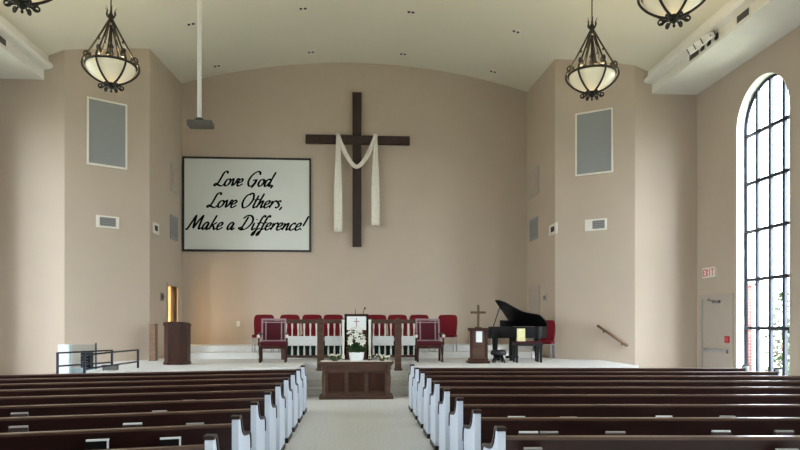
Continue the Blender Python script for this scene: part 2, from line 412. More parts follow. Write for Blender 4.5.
# ------------------------------------------------------------------ pews
PEW_H = .86; NROW = 9; PITCH = .93
def make_pew(sgn, k, L, label):
    t = thing('pew', label, 'pew', (0, 0, 0), 0, 'pews left of the aisle' if sgn < 0 else 'pews right of the aisle')
    def sh(s_, y, z): return Vector((sgn * s_, y - k * (s_ - .06), z))
    def board(poly, name, m, a=.035, b=None):
        b = L - .035 if b is None else b
        return MB().prism(poly, lambda y, z: sh(a, y, z), lambda y, z: sh(b, y, z)).obj(name, m, t)
    board([(.025, .792), (.055, .792), (.14, .40), (.105, .40)], 'backrest', 'pew')
    board([(.006, .790), (.070, .790), (.074, .806), (.064, .814), (.016, .814), (.004, .808)], 'top_rail', 'rail')
    board([(.10, .40), (.54, .42), (.56, .44), (.55, .46), (.10, .44)], 'seat', 'pew')
    board([(.46, .05), (.49, .05), (.49, .41), (.46, .41)], 'seat_apron', 'pew')
    board([(-.085, .50), (.11, .50), (.11, .512), (-.075, .512), (-.075, .56), (-.085, .56)], 'book_rack', 'pew', .5, L - .5)
    # end panels: tall at the back, swept down to the arm at the front
    prof = [(0, .07), (0, .85), (.085, .85)] + [tuple(p) for p in bez([(.085, .85), (.12, .775), (.18, .715), (.29, .675), (.42, .66), (.52, .65), (.565, .615), (.575, .52)], 4)[1:]] + [(.56, .30), (.57, .07)]
    capline = [(-.004, .853)] + [(.087, .853)] + [tuple(p) for p in bez([(.087, .853), (.124, .778), (.184, .718), (.292, .678), (.42, .663), (.522, .653), (.569, .618), (.579, .52)], 4)[1:]]
    for s_ in (0, L):
        a, b = (s_, s_ + .052) if s_ == 0 else (s_ - .052, s_)
        y0 = -k * max(0, s_ - .06)
        e = MB().prism(prof, lambda y, z: Vector((sgn * a, y + y0, z)), lambda y, z: Vector((sgn * b, y + y0, z))).obj('end_panel', 'pewwhite', t)
        cp = MB(); n = len(capline); top = []
        for i_, p in enumerate(capline):
            p = Vector(p); d = (Vector(capline[min(i_ + 1, n - 1)]) - Vector(capline[max(i_ - 1, 0)])).normalized()
            top.append(p + Vector((-d.y, d.x)) * .026)
        poly = [tuple(p) for p in capline] + [tuple(p) for p in top[::-1]]
        # strip of quads so the bent outline stays clean
        for i_ in range(n - 1):
            q = [capline[i_], capline[i_ + 1], tuple(top[i_ + 1]), tuple(top[i_])]
            cp.prism(q, lambda y, z: Vector((sgn * (a - .009), y + y0, z)), lambda y, z: Vector((sgn * (b + .009), y + y0, z)))
        cp.obj('cap', 'cap', e)
        MB().box(sgn * (a - .006), sgn * (b + .006), y0 - .01, y0 + .60, 0, .07, .008).obj('foot', 'cap', e)
    return t
ROWW = ['front', 'second', 'third', 'fourth', 'fifth', 'sixth', 'seventh', 'eighth', 'ninth']
def pew_label(side, r):
    nm = ROWW[r]
    if r == 0: return 'dark wooden pew with white end, front row %s of the aisle' % side
    if r == 8: return 'dark wooden pew with white end nearest the viewer %s of the aisle' % side
    return 'dark wooden pew with white end, %s row from the altar %s of the aisle' % (nm, side)
KL, KR = math.tan(R(13)), math.tan(R(3.9))
LP = (-.935, 11.80); RP = (.99, 12.02); LEN = 6.15
pl = make_pew(-1, KL, LEN, pew_label('left', 0)); pr = make_pew(1, KR, LEN, pew_label('right', 0))
pl.location = (LP[0], LP[1], 0); pr.location = (RP[0], RP[1], 0)
for r in range(1, NROW):
    dup(pl, (LP[0], LP[1] - PITCH * r, 0), 0, pew_label('left', r))
    dup(pr, (RP[0], RP[1] - PITCH * r, 0), 0, pew_label('right', r))

# hymnals and folders standing in the book racks
def hymnal(side, row, x0, x1, py, look, where):
    k = KL if side < 0 else KR; o = LP if side < 0 else RP
    yb = o[1] - PITCH * row + k * .06
    p0 = (o[0], yb - .048, 0); p1 = (o[0] + side, yb - .048 - k, 0)
    a = on_wall(x0, py, p0, p1); b = on_wall(x1, py, p0, p1)
    w = (b - a).length; hgt = max(.12, min(.27, a.z - .514)); c = (a + b) / 2
    rz = math.atan2(b.y - a.y, b.x - a.x)
    rowt = ROWW[row] if row < 8 else 'nearest'
    sd = 'left' if side < 0 else 'right'
    kind, pm, cm, word = {'w': ('hymnal', 'paper', 'pinkcover', 'white-edged hymnal'), 'd': ('hymnal', 'greypaper', 'pinkcover', 'dull grey-edged hymnal'),
                    'f': ('folder', 'paper', 'black', 'dark folder with white rim')}[look]
    t = thing(kind, '%s, %s %s pew rack, %s' % (word, rowt, sd, where), 'book' if kind == 'hymnal' else 'folder', (c.x, c.y + .0, .512), rz, 'hymnals and folders in the pew racks')
    if kind == 'hymnal':
        MB().box(-w / 2, w / 2, -.014, .014, .003, hgt, .003).obj('pages', pm, t)
        MB().box(-w / 2 - .004, w / 2 + .004, -.018, -.0145, 0, hgt - .014).box(-w / 2 - .004, w / 2 + .004, .0145, .018, 0, hgt - .014).box(-w / 2 - .005, -w / 2 - .001, -.018, .018, 0, hgt - .014).obj('cover', cm, t)
    else:
        MB().box(-w / 2, w / 2, -.010, .014, 0, hgt - .013).obj('folder_body', cm, t)
        MB().box(-w / 2, w / 2, -.014, .014, hgt - .013, hgt).box(w / 2 - .014, w / 2, -.014, -.0105, hgt - .07, hgt - .013).obj('edge', pm, t)
for a in [(-1, 4, 183, 195, 399.8, 'd', 'only one in its rack'),
          (-1, 5, 11, 28, 412.5, 'd', 'far from the aisle'), (-1, 5, 152, 167, 410.5, 'd', 'toward the aisle'),
          (-1, 6, 9, 28, 426, 'd', 'farthest from the aisle'), (-1, 6, 123, 142, 423, 'w', 'middle of three'), (-1, 6, 186, 204, 423, 'd', 'closest to the aisle'),
          (-1, 7, 86, 109, 439.5, 'f', 'farther from the aisle'), (-1, 7, 160, 181, 437.5, 'f', 'closer to the aisle'),
          (1, 5, 628, 641, 404, 'd', 'closer to the aisle'), (1, 5, 752, 765, 404, 'd', 'farther from the aisle'),
          (1, 6, 508, 525, 416, 'w', 'closest to the aisle'), (1, 6, 560, 577, 416.5, 'd', 'second from the aisle'), (1, 6, 656, 672, 415.5, 'w', 'third from the aisle'), (1, 6, 720, 735, 415.5, 'd', 'farthest from the aisle'),
          (1, 7, 519, 538, 431, 'w', 'closest to the aisle'), (1, 7, 540, 558, 431, 'd', 'second from the aisle'), (1, 7, 606, 625, 431, 'd', 'third from the aisle'), (1, 7, 712, 730, 430, 'w', 'fourth from the aisle'), (1, 7, 775, 793, 430, 'd', 'farthest from the aisle'),
          (1, 8, 524, 542, 447, 'd', 'closer to the aisle'), (1, 8, 776, 798, 448.5, 'd', 'farther from the aisle')]:
    hymnal(*a)

# ------------------------------------------------------------------ chandeliers
def make_chandelier(label):
    t = thing('chandelier', label, 'chandelier', (0, 0, 0), 0, 'bowl chandeliers hanging over the pews')
    # z measured up from the tip of the bottom finial
    zr = .50; rr = .43
    m = MB().cyl((0, 0, 1.50), (0, 0, zc(4.4) - 5.82 + .02), .012, n=8)
    m.lathe([(.0, zc(4.4) - 5.86), (.075, zc(4.4) - 5.84), (.08, zc(4.4) - 5.80)], 16); m.obj('rod', 'iron', t)
    m = MB()
    m.lathe([(0, 1.22), (.05, 1.24), (.075, 1.28), (.05, 1.32), (.035, 1.36), (.05, 1.40), (.02, 1.46), (.012, 1.52)], 14)
    for k in range(6):
        a = 2 * PI * k / 6; d = Vector((math.cos(a), math.sin(a), 0))
        m.tube([d * r_ + Vector((0, 0, z)) for r_, z in bez([(.03, 1.36), (.08, 1.42), (.075, 1.50), (.11, 1.55)], 4)], [.016 * (1 - i_ / 14) for i_ in range(13)], 6)
    m.obj('crown', 'iron', t)
    m = MB()
    m.lathe([(.0, .50), (.03, .50), (.028, .66), (.05, .72), (.028, .80), (.05, .84), (.022, .9), (.022, 1.24)], 12)
    for k in range(3):
        a = 2 * PI * k / 3 + .4; d = Vector((math.cos(a), math.sin(a), 0))
        m.tube([d * r_ + Vector((0, 0, z)) for r_, z in bez([(.02, 1.18), (.07, .95), (.12, .72), (.10, .60)], 5)], .014, 6)
        m.ball(d * .13 + Vector((0, 0, .66)), .04)
    m.obj('centre_stem', 'iron', t)
    N = 6; OFF = R(20)
    for k in range(N):
        a = 2 * PI * k / N + OFF; d = Vector((math.cos(a), math.sin(a), 0))
        pts = bez([(.06, 1.27), (.17, 1.06), (.29, .84), (.38, .68), (.44, .58)], 4)
        sp = []
        for i_ in range(22):
            u = i_ / 21; ang = -PI * .30 - u * 3.3 * PI; r_ = .078 * (1 - .72 * u)
            sp.append(Vector((.40 + r_ * math.cos(ang), .645 + r_ * math.sin(ang))))
        path = [d * p.x + Vector((0, 0, p.y)) for p in pts[:-2]] + [d * p.x + Vector((0, 0, p.y)) for p in sp]
        arm = MB().tube(path, .017, 7)
        q = d * .20 + Vector((0, 0, .955)); arm.ball(q, .025)
        arm.obj('arm', 'iron', t)
        # strap under the bowl
        path = [d * p.x + Vector((0, 0, p.y)) for p in bez([(.44, .60), (.475, .52), (.465, .42), (.37, .30), (.22, .20), (.07, .15)], 5)]
        MB().tube(path, .019, 7).obj('strap', 'iron', t)
    m = MB(); m.tube([(rr * math.cos(2 * PI * i_ / 40), rr * math.sin(2 * PI * i_ / 40), zr) for i_ in range(40)], .021, 8, True); m.obj('ring', 'iron', t)
    m = MB(); prof = [(rr - .02, zr - .01)] + [tuple(p) for p in bez([(rr - .015, zr - .015), (.41, .42), (.33, .31), (.21, .23), (.10, .195), (.0, .19)], 5)]
    m.lathe(prof, 32); m.obj('glass_bowl', 'bowl', t)
    m = MB(); m.lathe([(0, .0), (.018, .02), (.022, .035), (.01, .055), (.03, .075), (.07, .11), (.085, .15), (.06, .18), (0, .19)], 14)
    m.obj('finial', 'iron', t)
    for k in range(N):
        a = 2 * PI * k / N + OFF; d = Vector((math.cos(a), math.sin(a), 0)); sp = []
        for i_ in range(16):
            u = i_ / 15; ang = PI * 1.1 + u * 2.6 * PI; r_ = .045 * (1 - .6 * u); sp.append((.175 + r_ * math.cos(ang), .11 + r_ * math.sin(ang)))
        MB().tube([d * .05 + Vector((0, 0, .15))] + [d * x + Vector((0, 0, z)) for x, z in sp], .013, 6).obj('scroll', 'iron', t)
    return t
LAMP = 110
tips = [((111, 93), 'far left bowl chandelier, hanging before the left splayed wall panel'), ((592, 101), 'far right bowl chandelier, hanging before the right splayed wall panel'),
        ((674, 28), 'near right bowl chandelier beside the soffit, its top cut by the frame'), ((22, 14), 'near left bowl chandelier, only its bottom finial showing at the frame top')]
ch0 = make_chandelier(tips[0][1])
for i_, ((px, py), lb) in enumerate(tips):
    p = on_z(px, py, 5.82)
    if i_ == 0: ch0.location = p
    else: dup(ch0, p, [0, R(20), R(14), R(6)][i_], lb)
    l = bpy.data.lights.new('chandelier_lamp', 'POINT'); l.energy = LAMP; l.color = (1, .80, .50); l.shadow_soft_size = .10
    o = bpy.data.objects.new('chandelier_lamp', l); C.objects.link(o); o.location = p + Vector((0, 0, .34))

# recessed downlights
dl0 = None
names = ['beside the projector pole near the top edge', 'top edge left of centre', 'just above the arch near the hanging projector', 'above the arch left of the cross',
         'top edge above the cross', 'above the arch right of the cross', 'midway between cross and right chandelier', 'above the right end of the arch']
for (px, py), nm in zip([(191, 24), (303, 8.5), (217, 66), (311, 52), (411, 12), (403, 54), (516, 31.5), (493, 71.5)], names):
    d = ray(px, py); t_ = 5
    for _ in range(60):
        p = CAM + d * t_; t_ -= (p.z - zc(p.x)) / (d.z + p.x / ARC_R * d.x)
    p = CAM + d * t_
    if dl0 is None:
        dl0 = thing('recessed_downlight', '', 'ceiling light', p, 0, 'recessed downlights in the curved ceiling')
        MB().lathe([(.10, .01), (.125, .0), (.125, -.012), (.095, -.014), (.085, .01)], 20).obj('trim_ring', 'offwhite', dl0)
        MB().lathe([(.088, -.004), (.085, .01), (0, .012)], 20).obj('reflector', 'offwhite', dl0)
        MB().cyl((-.055, 0, -.016), (-.055, 0, .004), .036, n=14).cyl((.055, 0, -.016), (.055, 0, .004), .036, n=14).obj('aperture', 'blackm', dl0)
        o = dl0
    else: o = dup(dl0, p)
    o['label'] = 'small recessed ceiling downlight ' + nm
    ang = math.asin(p.x / ARC_R); o.rotation_euler = (0, ang, 0)

# projector hanging on a white pole
pj = on_y(199.5, 124, 11.5)
t = thing('ceiling_projector', 'small dark projector hanging on a long white pole left of the screen', 'projector', pj)
MB().cyl((0, 0, .10), (0, 0, zc(pj.x) - pj.z + .02), .036, n=14).obj('pole', 'cream', t)
MB().box(-.19, .23, -.13, .13, -.055, .04, .03).obj('projector_body', 'projector', t)
MB().cyl((.05, .13, 0), (.05, .19, 0), .035).obj('lens', 'blackm', t)
MB().lathe([(.0, .045), (.09, .05), (.085, .075), (.045, .10), (.0, .11)], 14).obj('mount', 'blackm', t)

# ------------------------------------------------------------------ back wall: screen, cross
def wp(px, py, y=YB): return on_y(px, py, y)
a = wp(182.8, 156.8); b = wp(311.2, 252.2); c0 = (a + b) / 2; SW = (b.x - a.x); SH = a.z - b.z
t = thing('projection_screen', 'large framed white projection screen with black script lettering on back wall', 'screen', (c0.x, YB, c0.z))
fw = .055
MB().box(-SW / 2, SW / 2, -.07, -.001, -SH / 2, -SH / 2 + fw).box(-SW / 2, SW / 2, -.07, -.001, SH / 2 - fw, SH / 2).box(-SW / 2, -SW / 2 + fw, -.07, -.001, -SH / 2 + fw, SH / 2 - fw).box(SW / 2 - fw, SW / 2, -.07, -.001, -SH / 2 + fw, SH / 2 - fw).obj('frame', 'blackm', t)
MB().box(-SW / 2 + fw, SW / 2 - fw, -.04, -.005, -SH / 2 + fw, SH / 2 - fw).obj('screen_panel', 'screen', t)
G = {
 'L': (.64, [[(.58, .84), (.56, .97), (.44, 1), (.33, .88), (.27, .55), (.2, .22), (.09, .02), (-.02, .05), (.04, .15), (.2, .09), (.4, 0), (.56, .03), (.66, .16)]]),
 'o': (.42, [[(.22, .5), (.07, .4), (.02, .15), (.14, 0), (.3, .12), (.35, .36), (.22, .5)], [(.25, .44), (.35, .38), (.47, .44)]]),
 'v': (.43, [[(0, .4), (.08, .5), (.12, .28), (.15, .02), (.3, .2), (.38, .5), (.47, .44)]]),
 'e': (.39, [[(.05, .2), (.25, .29), (.3, .43), (.2, .5), (.06, .35), (.05, .1), (.17, 0), (.4, .17)]]),
 'G': (.76, [[(.66, .78), (.6, .97), (.38, 1), (.12, .72), (.04, .3), (.2, .01), (.44, .1), (.56, .42)], [(.3, .4), (.62, .46)], [(.58, .44), (.5, .1), (.38, -.12)]]),
 'd': (.5, [[(.33, .43), (.2, .5), (.05, .3), (.07, .03), (.2, .03), (.36, .34)], [(.5, 1), (.4, .5), (.36, .12), (.41, 0), (.54, .12)]]),
 ',': (.26, [[(.06, .08), (.1, .02), (.03, -.14)]]),
 'O': (.74, [[(.42, 1), (.14, .8), (.04, .35), (.2, 0), (.48, .12), (.66, .55), (.58, .92), (.4, 1), (.34, .86)]]),
 't': (.32, [[(.2, .86), (.13, .4), (.1, .1), (.18, 0), (.34, .13)], [(0, .54), (.38, .58)]]),
 'h': (.46, [[(.2, 1), (.12, .6), (.03, 0)], [(.06, .14), (.2, .42), (.32, .46), (.3, .2), (.32, 0), (.48, .13)]]),
 'r': (.36, [[(.06, .5), (.08, .3), (.03, 0)], [(.08, .2), (.2, .45), (.34, .49), (.36, .38)]]),
 's': (.36, [[(.32, .42), (.2, .5), (.11, .4), (.25, .2), (.18, .02), (.02, .07)]]),
 'M': (.98, [[(-.02, .08), (.05, .0), (.18, .45), (.33, 1)], [(.33, 1), (.37, .5), (.42, .06)], [(.42, .06), (.6, .6), (.8, 1)], [(.8, 1), (.77, .5), (.79, .04), (.95, .14)]]),
 'a': (.48, [[(.32, .45), (.18, .5), (.04, .28), (.07, .02), (.22, .08), (.35, .48)], [(.35, .48), (.31, .12), (.37, 0), (.5, .13)]]),
 'k': (.46, [[(.2, 1), (.1, .5), (.02, 0)], [(.38, .5), (.22, .36), (.1, .24)], [(.1, .24), (.24, .2), (.34, .01), (.5, .11)]]),
 'D': (.80, [[(.36, .92), (.27, .5), (.16, .04)], [(.06, .78), (.3, 1), (.62, .9), (.74, .55), (.55, .15), (.25, 0), (0, .1), (.1, .17), (.3, .05)]]),
 'i': (.26, [[(.1, .5), (.06, .15), (.12, 0), (.28, .13)], [(.155, .70), (.175, .76)]]),
 'f': (.32, [[(.42, .86), (.34, 1), (.23, .85), (.14, .3), (.05, -.3), (-.05, -.36), (-.04, -.2), (.15, .02), (.34, .12)], [(.02, .46), (.36, .51)]]),
 'n': (.46, [[(.06, .5), (.08, .3), (.03, 0)], [(.06, .15), (.2, .42), (.32, .46), (.3, .2), (.32, 0), (.48, .13)]]),
 'c': (.38, [[(.33, .39), (.22, .5), (.06, .32), (.05, .1), (.17, 0), (.4, .15)]]),
 '!': (.3, [[(.22, 1), (.16, .6), (.09, .28)], [(.035, .02), (.055, .08)]]),
 ' ': (.30, [])}
SHEAR = .38
def lettering(text, x0, x1, base, caph):
    w = sum(G[ch][0] for ch in text)
    A = wp(x0, base); B = wp(x1, base); S = wp(x0, base - caph).z - A.z
    sx = ((B.x - A.x) - SHEAR * S * .8) / w
    mb = MB(); cx = 0; yy = -.044; pen = R(35); drop = (base - 0) * 0
    for ch in text:
        adv, strokes = G[ch]
        for stk in strokes:
            pts = [Vector(((cx + p.x) * sx + SHEAR * p.y * S, p.y * S)) for p in bez([Vector(q) for q in stk], 6)]
            n = len(pts); lf = []; rg = []
            for i_ in range(n):
                d = pts[min(i_ + 1, n - 1)] - pts[max(i_ - 1, 0)]
                if d.length < 1e-6: d = Vector((1, 0))
                ang = math.atan2(d.y, d.x); d.normalize(); nn = Vector((-d.y, d.x))
                wdt = S * (.075 + .085 * abs(math.sin(ang - R(20)))); e = min(i_, n - 1 - i_); wdt *= min(1, .65 + .2 * e)
                lf.append(pts[i_] + nn * wdt / 2); rg.append(pts[i_] - nn * wdt / 2)
            for i_ in range(n - 1):
                q = [lf[i_], rg[i_], rg[i_ + 1], lf[i_ + 1]]
                mb.add([(A.x + p.x - c0.x, yy, A.z + p.y - c0.z) for p in q], [(0, 1, 2, 3)])
        cx += adv
    mb.obj('lettering', 'ink', t, recalc=False)
lettering('Love God,', 214.5, 279, 186, 14.5)
lettering('Love Others,', 207.5, 288, 207.5, 14.5)
lettering('Make a Difference!', 186.5, 309, 229.5, 14.5)

ca = wp(357, 94); cb = wp(357, 247); l0 = wp(306, 140.5); l1 = wp(409.5, 141.5)
zb = (l0.z + l1.z) / 2; cx = ca.x
t = thing('wall_cross', 'large dark wooden cross mounted high on the back wall', 'cross', (cx, YB, zb))
w2 = .135; tk = .16
MB().box(-w2, w2, -tk, -.01, cb.z - zb, ca.z - zb, .012).obj('upright', 'cross', t)
MB().box(l0.x - cx, l1.x - cx, -tk - .012, -.012, -.12, .125, .012).obj('crossbar', 'cross', t)
MB().box(-.1, .1, -.012, 0, -1, .8).obj('mount', 'blackm', t)
# drape over the bar
dx0 = wp(337.5, 140).x - cx; dx1 = wp(376, 140).x - cx; zl = wp(337, 233).z - zb; zrr = wp(377, 226.5).z - zb; zsw = wp(357, 169).z - zb
d = MB()
def ribbon(path, wdir, widths, thick, mbx, wav=0, nw=9):
    rows = []
    for i_, p in enumerate(path):
        tt = (Vector(path[min(i_ + 1, len(path) - 1)]) - Vector(path[max(i_ - 1, 0)])).normalized()
        nrm = tt.cross(Vector(wdir)).normalized()
        row = []
        for j in range(nw):
            u = j / (nw - 1) - .5
            row.append(Vector(p) + Vector(wdir) * u * widths[i_] + nrm * wav * math.sin(u * 14 + i_ * .05))
        rows.append(row)
    vs = [v for r_ in rows for v in r_]
    fs = [(i_ * nw + j, i_ * nw + j + 1, (i_ + 1) * nw + j + 1, (i_ + 1) * nw + j) for i_ in range(len(rows) - 1) for j in range(nw - 1)]
    mbx.add(vs, fs, True)
yf = -tk - .045
for dx, ze, sg in ((dx0, zl, -1), (dx1, zrr, 1)):
    N = 20
    # front tail
    path = [(dx + sg * (-.02 + .0 * i_), yf - .01 * math.sin(i_ * .4), .15 + (ze - .15) * i_ / N) for i_ in range(N + 1)]
    ribbon(path, (1, 0, 0), [.10 + .14 * min(1, i_ / 12) for i_ in range(N + 1)], .01, d, .014)
    # over the top of the bar
    path = [(dx, yf + (.26) * i_ / 6, .15 + .02 * math.sin(PI * i_ / 6)) for i_ in range(6)]
    ribbon(path, (1, 0, 0), [.10] * 6, .01, d, .008)
# swag
N = 30; path = []
for i_ in range(N + 1):
    u = i_ / N * 2 - 1
    path.append((dx0 + (dx1 - dx0) * i_ / N, yf - .035 - .02 * (1 - u * u), .14 + (zsw - .14) * (1 - abs(u) ** 1.7)))
rows = []
for i_, p in enumerate(path):
    tt = (Vector(path[min(i_ + 1, N)]) - Vector(path[max(i_ - 1, 0)])).normalized(); nn = Vector((-tt.z, 0, tt.x))
    for j in range(7): rows.append(Vector(p) + nn * (.12 * (j / 6 - .5)) + Vector((0, .014 * math.sin(j * 2.1), 0)))
d.add(rows, [(i_ * 7 + j, i_ * 7 + j + 1, (i_ + 1) * 7 + j + 1, (i_ + 1) * 7 + j) for i_ in range(N) for j in range(6)], True)
o = d.obj('drape', 'cloth'); o.location = (cx, YB, zb)
md = o.modifiers.new('thickness', 'SOLIDIFY'); md.thickness = .012
tag(o, 'white cloth draped in a swag over the arms of the wall cross', 'cloth')

# ------------------------------------------------------------------ wall fittings
def frame_at(px, py, p0, p1):
    p = on_wall(px, py, p0, p1); return p, math.atan2(p1[1] - p0[1], p1[0] - p0[0])
SPL = (E0, B0); SPR = (B1, E1); NIL = (B0, A0); NIR = (A1, B1)
def rect_on(seg, x0, x1, y0, y1):
    a = on_wall(x0, (y0 + y1) / 2, *seg); b = on_wall(x1, (y0 + y1) / 2, *seg); m_ = (x0 + x1) / 2
    zt = on_wall(m_, y0, *seg).z; zb_ = on_wall(m_, y1, *seg).z
    c, rz = frame_at(m_, (y0 + y1) / 2, *seg)
    return c, rz, (b.xy - a.xy).length, zt - zb_
def grille_panel(seg, x0, x1, y0, y1, label):
    c, rz, w, h_ = rect_on(seg, x0, x1, y0, y1)
    t = thing('speaker_grille', label, 'speaker', c, rz, 'framed speaker grilles on the splayed walls'); f = .04
    MB().box(-w / 2, w / 2, -.05, -.001, -h_ / 2, -h_ / 2 + f).box(-w / 2, w / 2, -.05, -.001, h_ / 2 - f, h_ / 2).box(-w / 2, -w / 2 + f, -.05, -.001, -h_ / 2 + f, h_ / 2 - f).box(w / 2 - f, w / 2, -.05, -.001, -h_ / 2 + f, h_ / 2 - f).obj('frame', 'cream', t)
    MB().box(-w / 2 + f, w / 2 - f, -.035, -.002, -h_ / 2 + f, h_ / 2 - f).obj('grille', 'grille', t)
grille_panel(SPL, 87, 127, 101, 167, 'grey speaker grille in white frame on the left splayed wall')
grille_panel(SPR, 575.5, 613, 111, 174.5, 'grey speaker grille in white frame on the right splayed wall')
def vent(seg, x0, x1, y0, y1, label, name='wall_vent', cat='vent', pm='cream', dark=(.2, .8), slats=5):
    c, rz, w, h_ = rect_on(seg, x0, x1, y0, y1)
    t = thing(name, label, cat, c, rz)
    MB().box(-w / 2, w / 2, -.025, -.001, -h_ / 2, h_ / 2, .006).obj('cover_plate', pm, t)
    a, b = -w / 2 + w * dark[0], -w / 2 + w * dark[1]
    MB().box(a, b, -.028, -.0255, -h_ * .36, h_ * .36).obj('opening', 'ventgrey', t)
    s_ = MB()
    for k in range(slats):
        z = -h_ * .30 + h_ * .6 * k / max(1, slats - 1); s_.box(a, b, -.035, -.0285, z - h_ * .03, z + h_ * .03)
    s_.obj('slat', 'grille', t)
vent(SPL, 96, 119, 216, 228, 'white wall vent with dark louvres on left splayed wall', dark=(.15, .85))
vent(SPR, 585, 607, 219, 230.5, 'white wall vent with dark louvres on right splayed wall', dark=(.35, .9))
vent(NIL, 170, 177.5, 216, 240, 'grey upright louvred vent on left niche wall beside the screen', pm='grille', dark=(.12, .88), slats=7)
vent(NIR, 530, 538, 218.5, 240, 'grey upright louvred vent on right niche wall', pm='grille', dark=(.12, .88), slats=7)
def plate(seg, x0, x1, y0, y1, label, name, cat, pm, bm_, t_=.03):
    c, rz, w, h_ = rect_on(seg, x0, x1, y0, y1)
    t = thing(name, label, cat, c, rz)
    MB().box(-w / 2, w / 2, -t_, -.001, -h_ / 2, h_ / 2, .006).obj('plate', pm, t)
    MB().box(-w * .22, w * .22, -t_ - .014, -t_ - .0005, -h_ * .22, h_ * .25, .004).obj('button', bm_, t)
plate(NIL, 170.5, 178, 165, 193, 'pale upright wall panel high on left niche wall', 'wall_speaker', 'speaker', 'doorp', 'wall', .02)
plate(NIR, 529, 539, 169, 196, 'pale upright wall panel high on right niche wall', 'wall_speaker', 'speaker', 'doorp', 'wall', .02)
plate(NIL, 152, 158, 223, 234, 'small thermostat with dark face on left niche wall edge', 'thermostat', 'thermostat', 'cream', 'blackm')
plate(NIR, 550, 557.5, 224, 235, 'small thermostat with dark face on right niche wall edge', 'thermostat', 'thermostat', 'cream', 'blackm')
plate(NIR, 543, 547, 294, 302, 'small light switch beside the right niche door', 'light_switch', 'switch', 'doorp', 'ventgrey', .015)
plate(NIL, 160.5, 163.5, 293, 301, 'small light switch beside the lit left doorway', 'light_switch', 'switch', 'ventgrey', 'blackm', .015)
plate((A0, A1), 236.5, 240, 321, 326.5, 'small white outlet plate low on back wall left of the chairs', 'outlet', 'outlet', 'white', 'cream', .012)
# door in the right niche wall
c, rz, w, h_ = rect_on(NIR, 529.5, 540, 286, 348)
ct = on_wall(535, 286, *NIR).z; hd = ct - PZ
r_ = bpy.data.objects.new('door_1', None); C.objects.link(r_); r_.location = (c.x, c.y, PZ); r_.rotation_euler = (0, 0, rz); struct(r_)
MB().box(-w / 2, -w / 2 + .08, -.03, 0, 0, hd).box(w / 2 - .08, w / 2, -.03, 0, 0, hd).box(-w / 2, w / 2, -.03, 0, hd - .08, hd).obj('door_frame', 'doorp', r_)
MB().box(-w / 2 + .08, w / 2 - .08, -.012, 0, 0.01, hd - .08).obj('door_leaf', 'doorp', r_)
MB().ball((w / 2 - .16, -.05, 1.0), .035).cyl((w / 2 - .16, -.01, 1.0), (w / 2 - .16, -.05, 1.0), .015).obj('door_knob', 'brass', r_)
# frame of the lit doorway
r_ = bpy.data.objects.new('door_2', None); C.objects.link(r_)
mid = (dL0 + dL1) / 2; r_.location = (mid.x, mid.y, PZ); r_.rotation_euler = (0, 0, math.atan2(A0.y - B0.y, A0.x - B0.x)); struct(r_)
wd = (dL1.xy - dL0.xy).length; hd = DTOP - PZ
MB().box(-wd / 2 - .07, -wd / 2, -.025, .0, 0, hd + .07).box(wd / 2, wd / 2 + .07, -.025, .0, 0, hd + .07).box(-wd / 2, wd / 2, -.025, 0, hd, hd + .07).obj('door_frame', 'doorp', r_)

# right wall door, exit sign, alarm pull
RW = ((XW, YS), (XW, 0))
da = on_wall(701, 330, *RW); db = on_wall(734, 330, *RW); dt = on_wall(717, 294, *RW).z
r_ = bpy.data.objects.new('door_3', None); C.objects.link(r_); r_.location = (XW, (da.y + db.y) / 2, 0); r_.rotation_euler = (0, 0, -PI / 2); struct(r_)
w = da.y - db.y; hd = dt
MB().box(-w / 2, -w / 2 + .11, -.035, 0, 0, hd).box(w / 2 - .11, w / 2, -.035, 0, 0, hd).box(-w / 2 + .11, w / 2 - .11, -.035, 0, hd - .11, hd).obj('door_frame', 'doorp', r_)
lf = MB().box(-w / 2 + .115, w / 2 - .115, -.02, 0, .01, hd - .115).obj('door_leaf', 'doorp', r_)
MB().box(-w / 2 + .2, w / 2 - .2, -.085, -.05, .95, 1.02, .01).box(-w / 2 + .2, -w / 2 + .28, -.06, -.02, .94, 1.03).box(w / 2 - .28, w / 2 - .2, -.06, -.02, .94, 1.03).obj('push_bar', 'chrome', r_)
MB().box(-.1, .2, -.07, -.02, hd - .22, hd - .16, .006).tube([(.05, -.06, hd - .17), (-.12, -.16, hd - .15), (-.25, -.05, hd - .10)], .012, 6).obj('door_closer', 'ventgrey', r_)
ex = on_wall(710, 272.5, *RW)
t = thing('exit_sign', 'small red lettered EXIT sign on right wall above the door', 'sign', ex, -PI / 2)
ea = on_wall(703.5, 272.5, *RW); eb = on_wall(716, 272.5, *RW); ew = ea.y - eb.y; eh = on_wall(710, 267.5, *RW).z - on_wall(710, 277.5, *RW).z
MB().box(-ew / 2, ew / 2, -.04, -.001, -eh / 2, eh / 2, .006).obj('housing', 'cream', t)
def blk(mb, pts, w_, y0=-.047, y1=-.0405):
    for p, q in pts:
        p = Vector(p); q = Vector(q); d_ = (q - p); n_ = Vector((-d_.y, d_.x)).normalized() * w_ / 2; e_ = d_.normalized() * w_ / 2
        poly = [p - e_ - n_, q + e_ - n_, q + e_ + n_, p - e_ + n_]
        mb.prism([tuple(v) for v in poly], lambda x, z: Vector((x, y0, z)), lambda x, z: Vector((x, y1, z)))
el = MB(); lw = ew * .15; H2 = eh * .30
x = -ew * .41
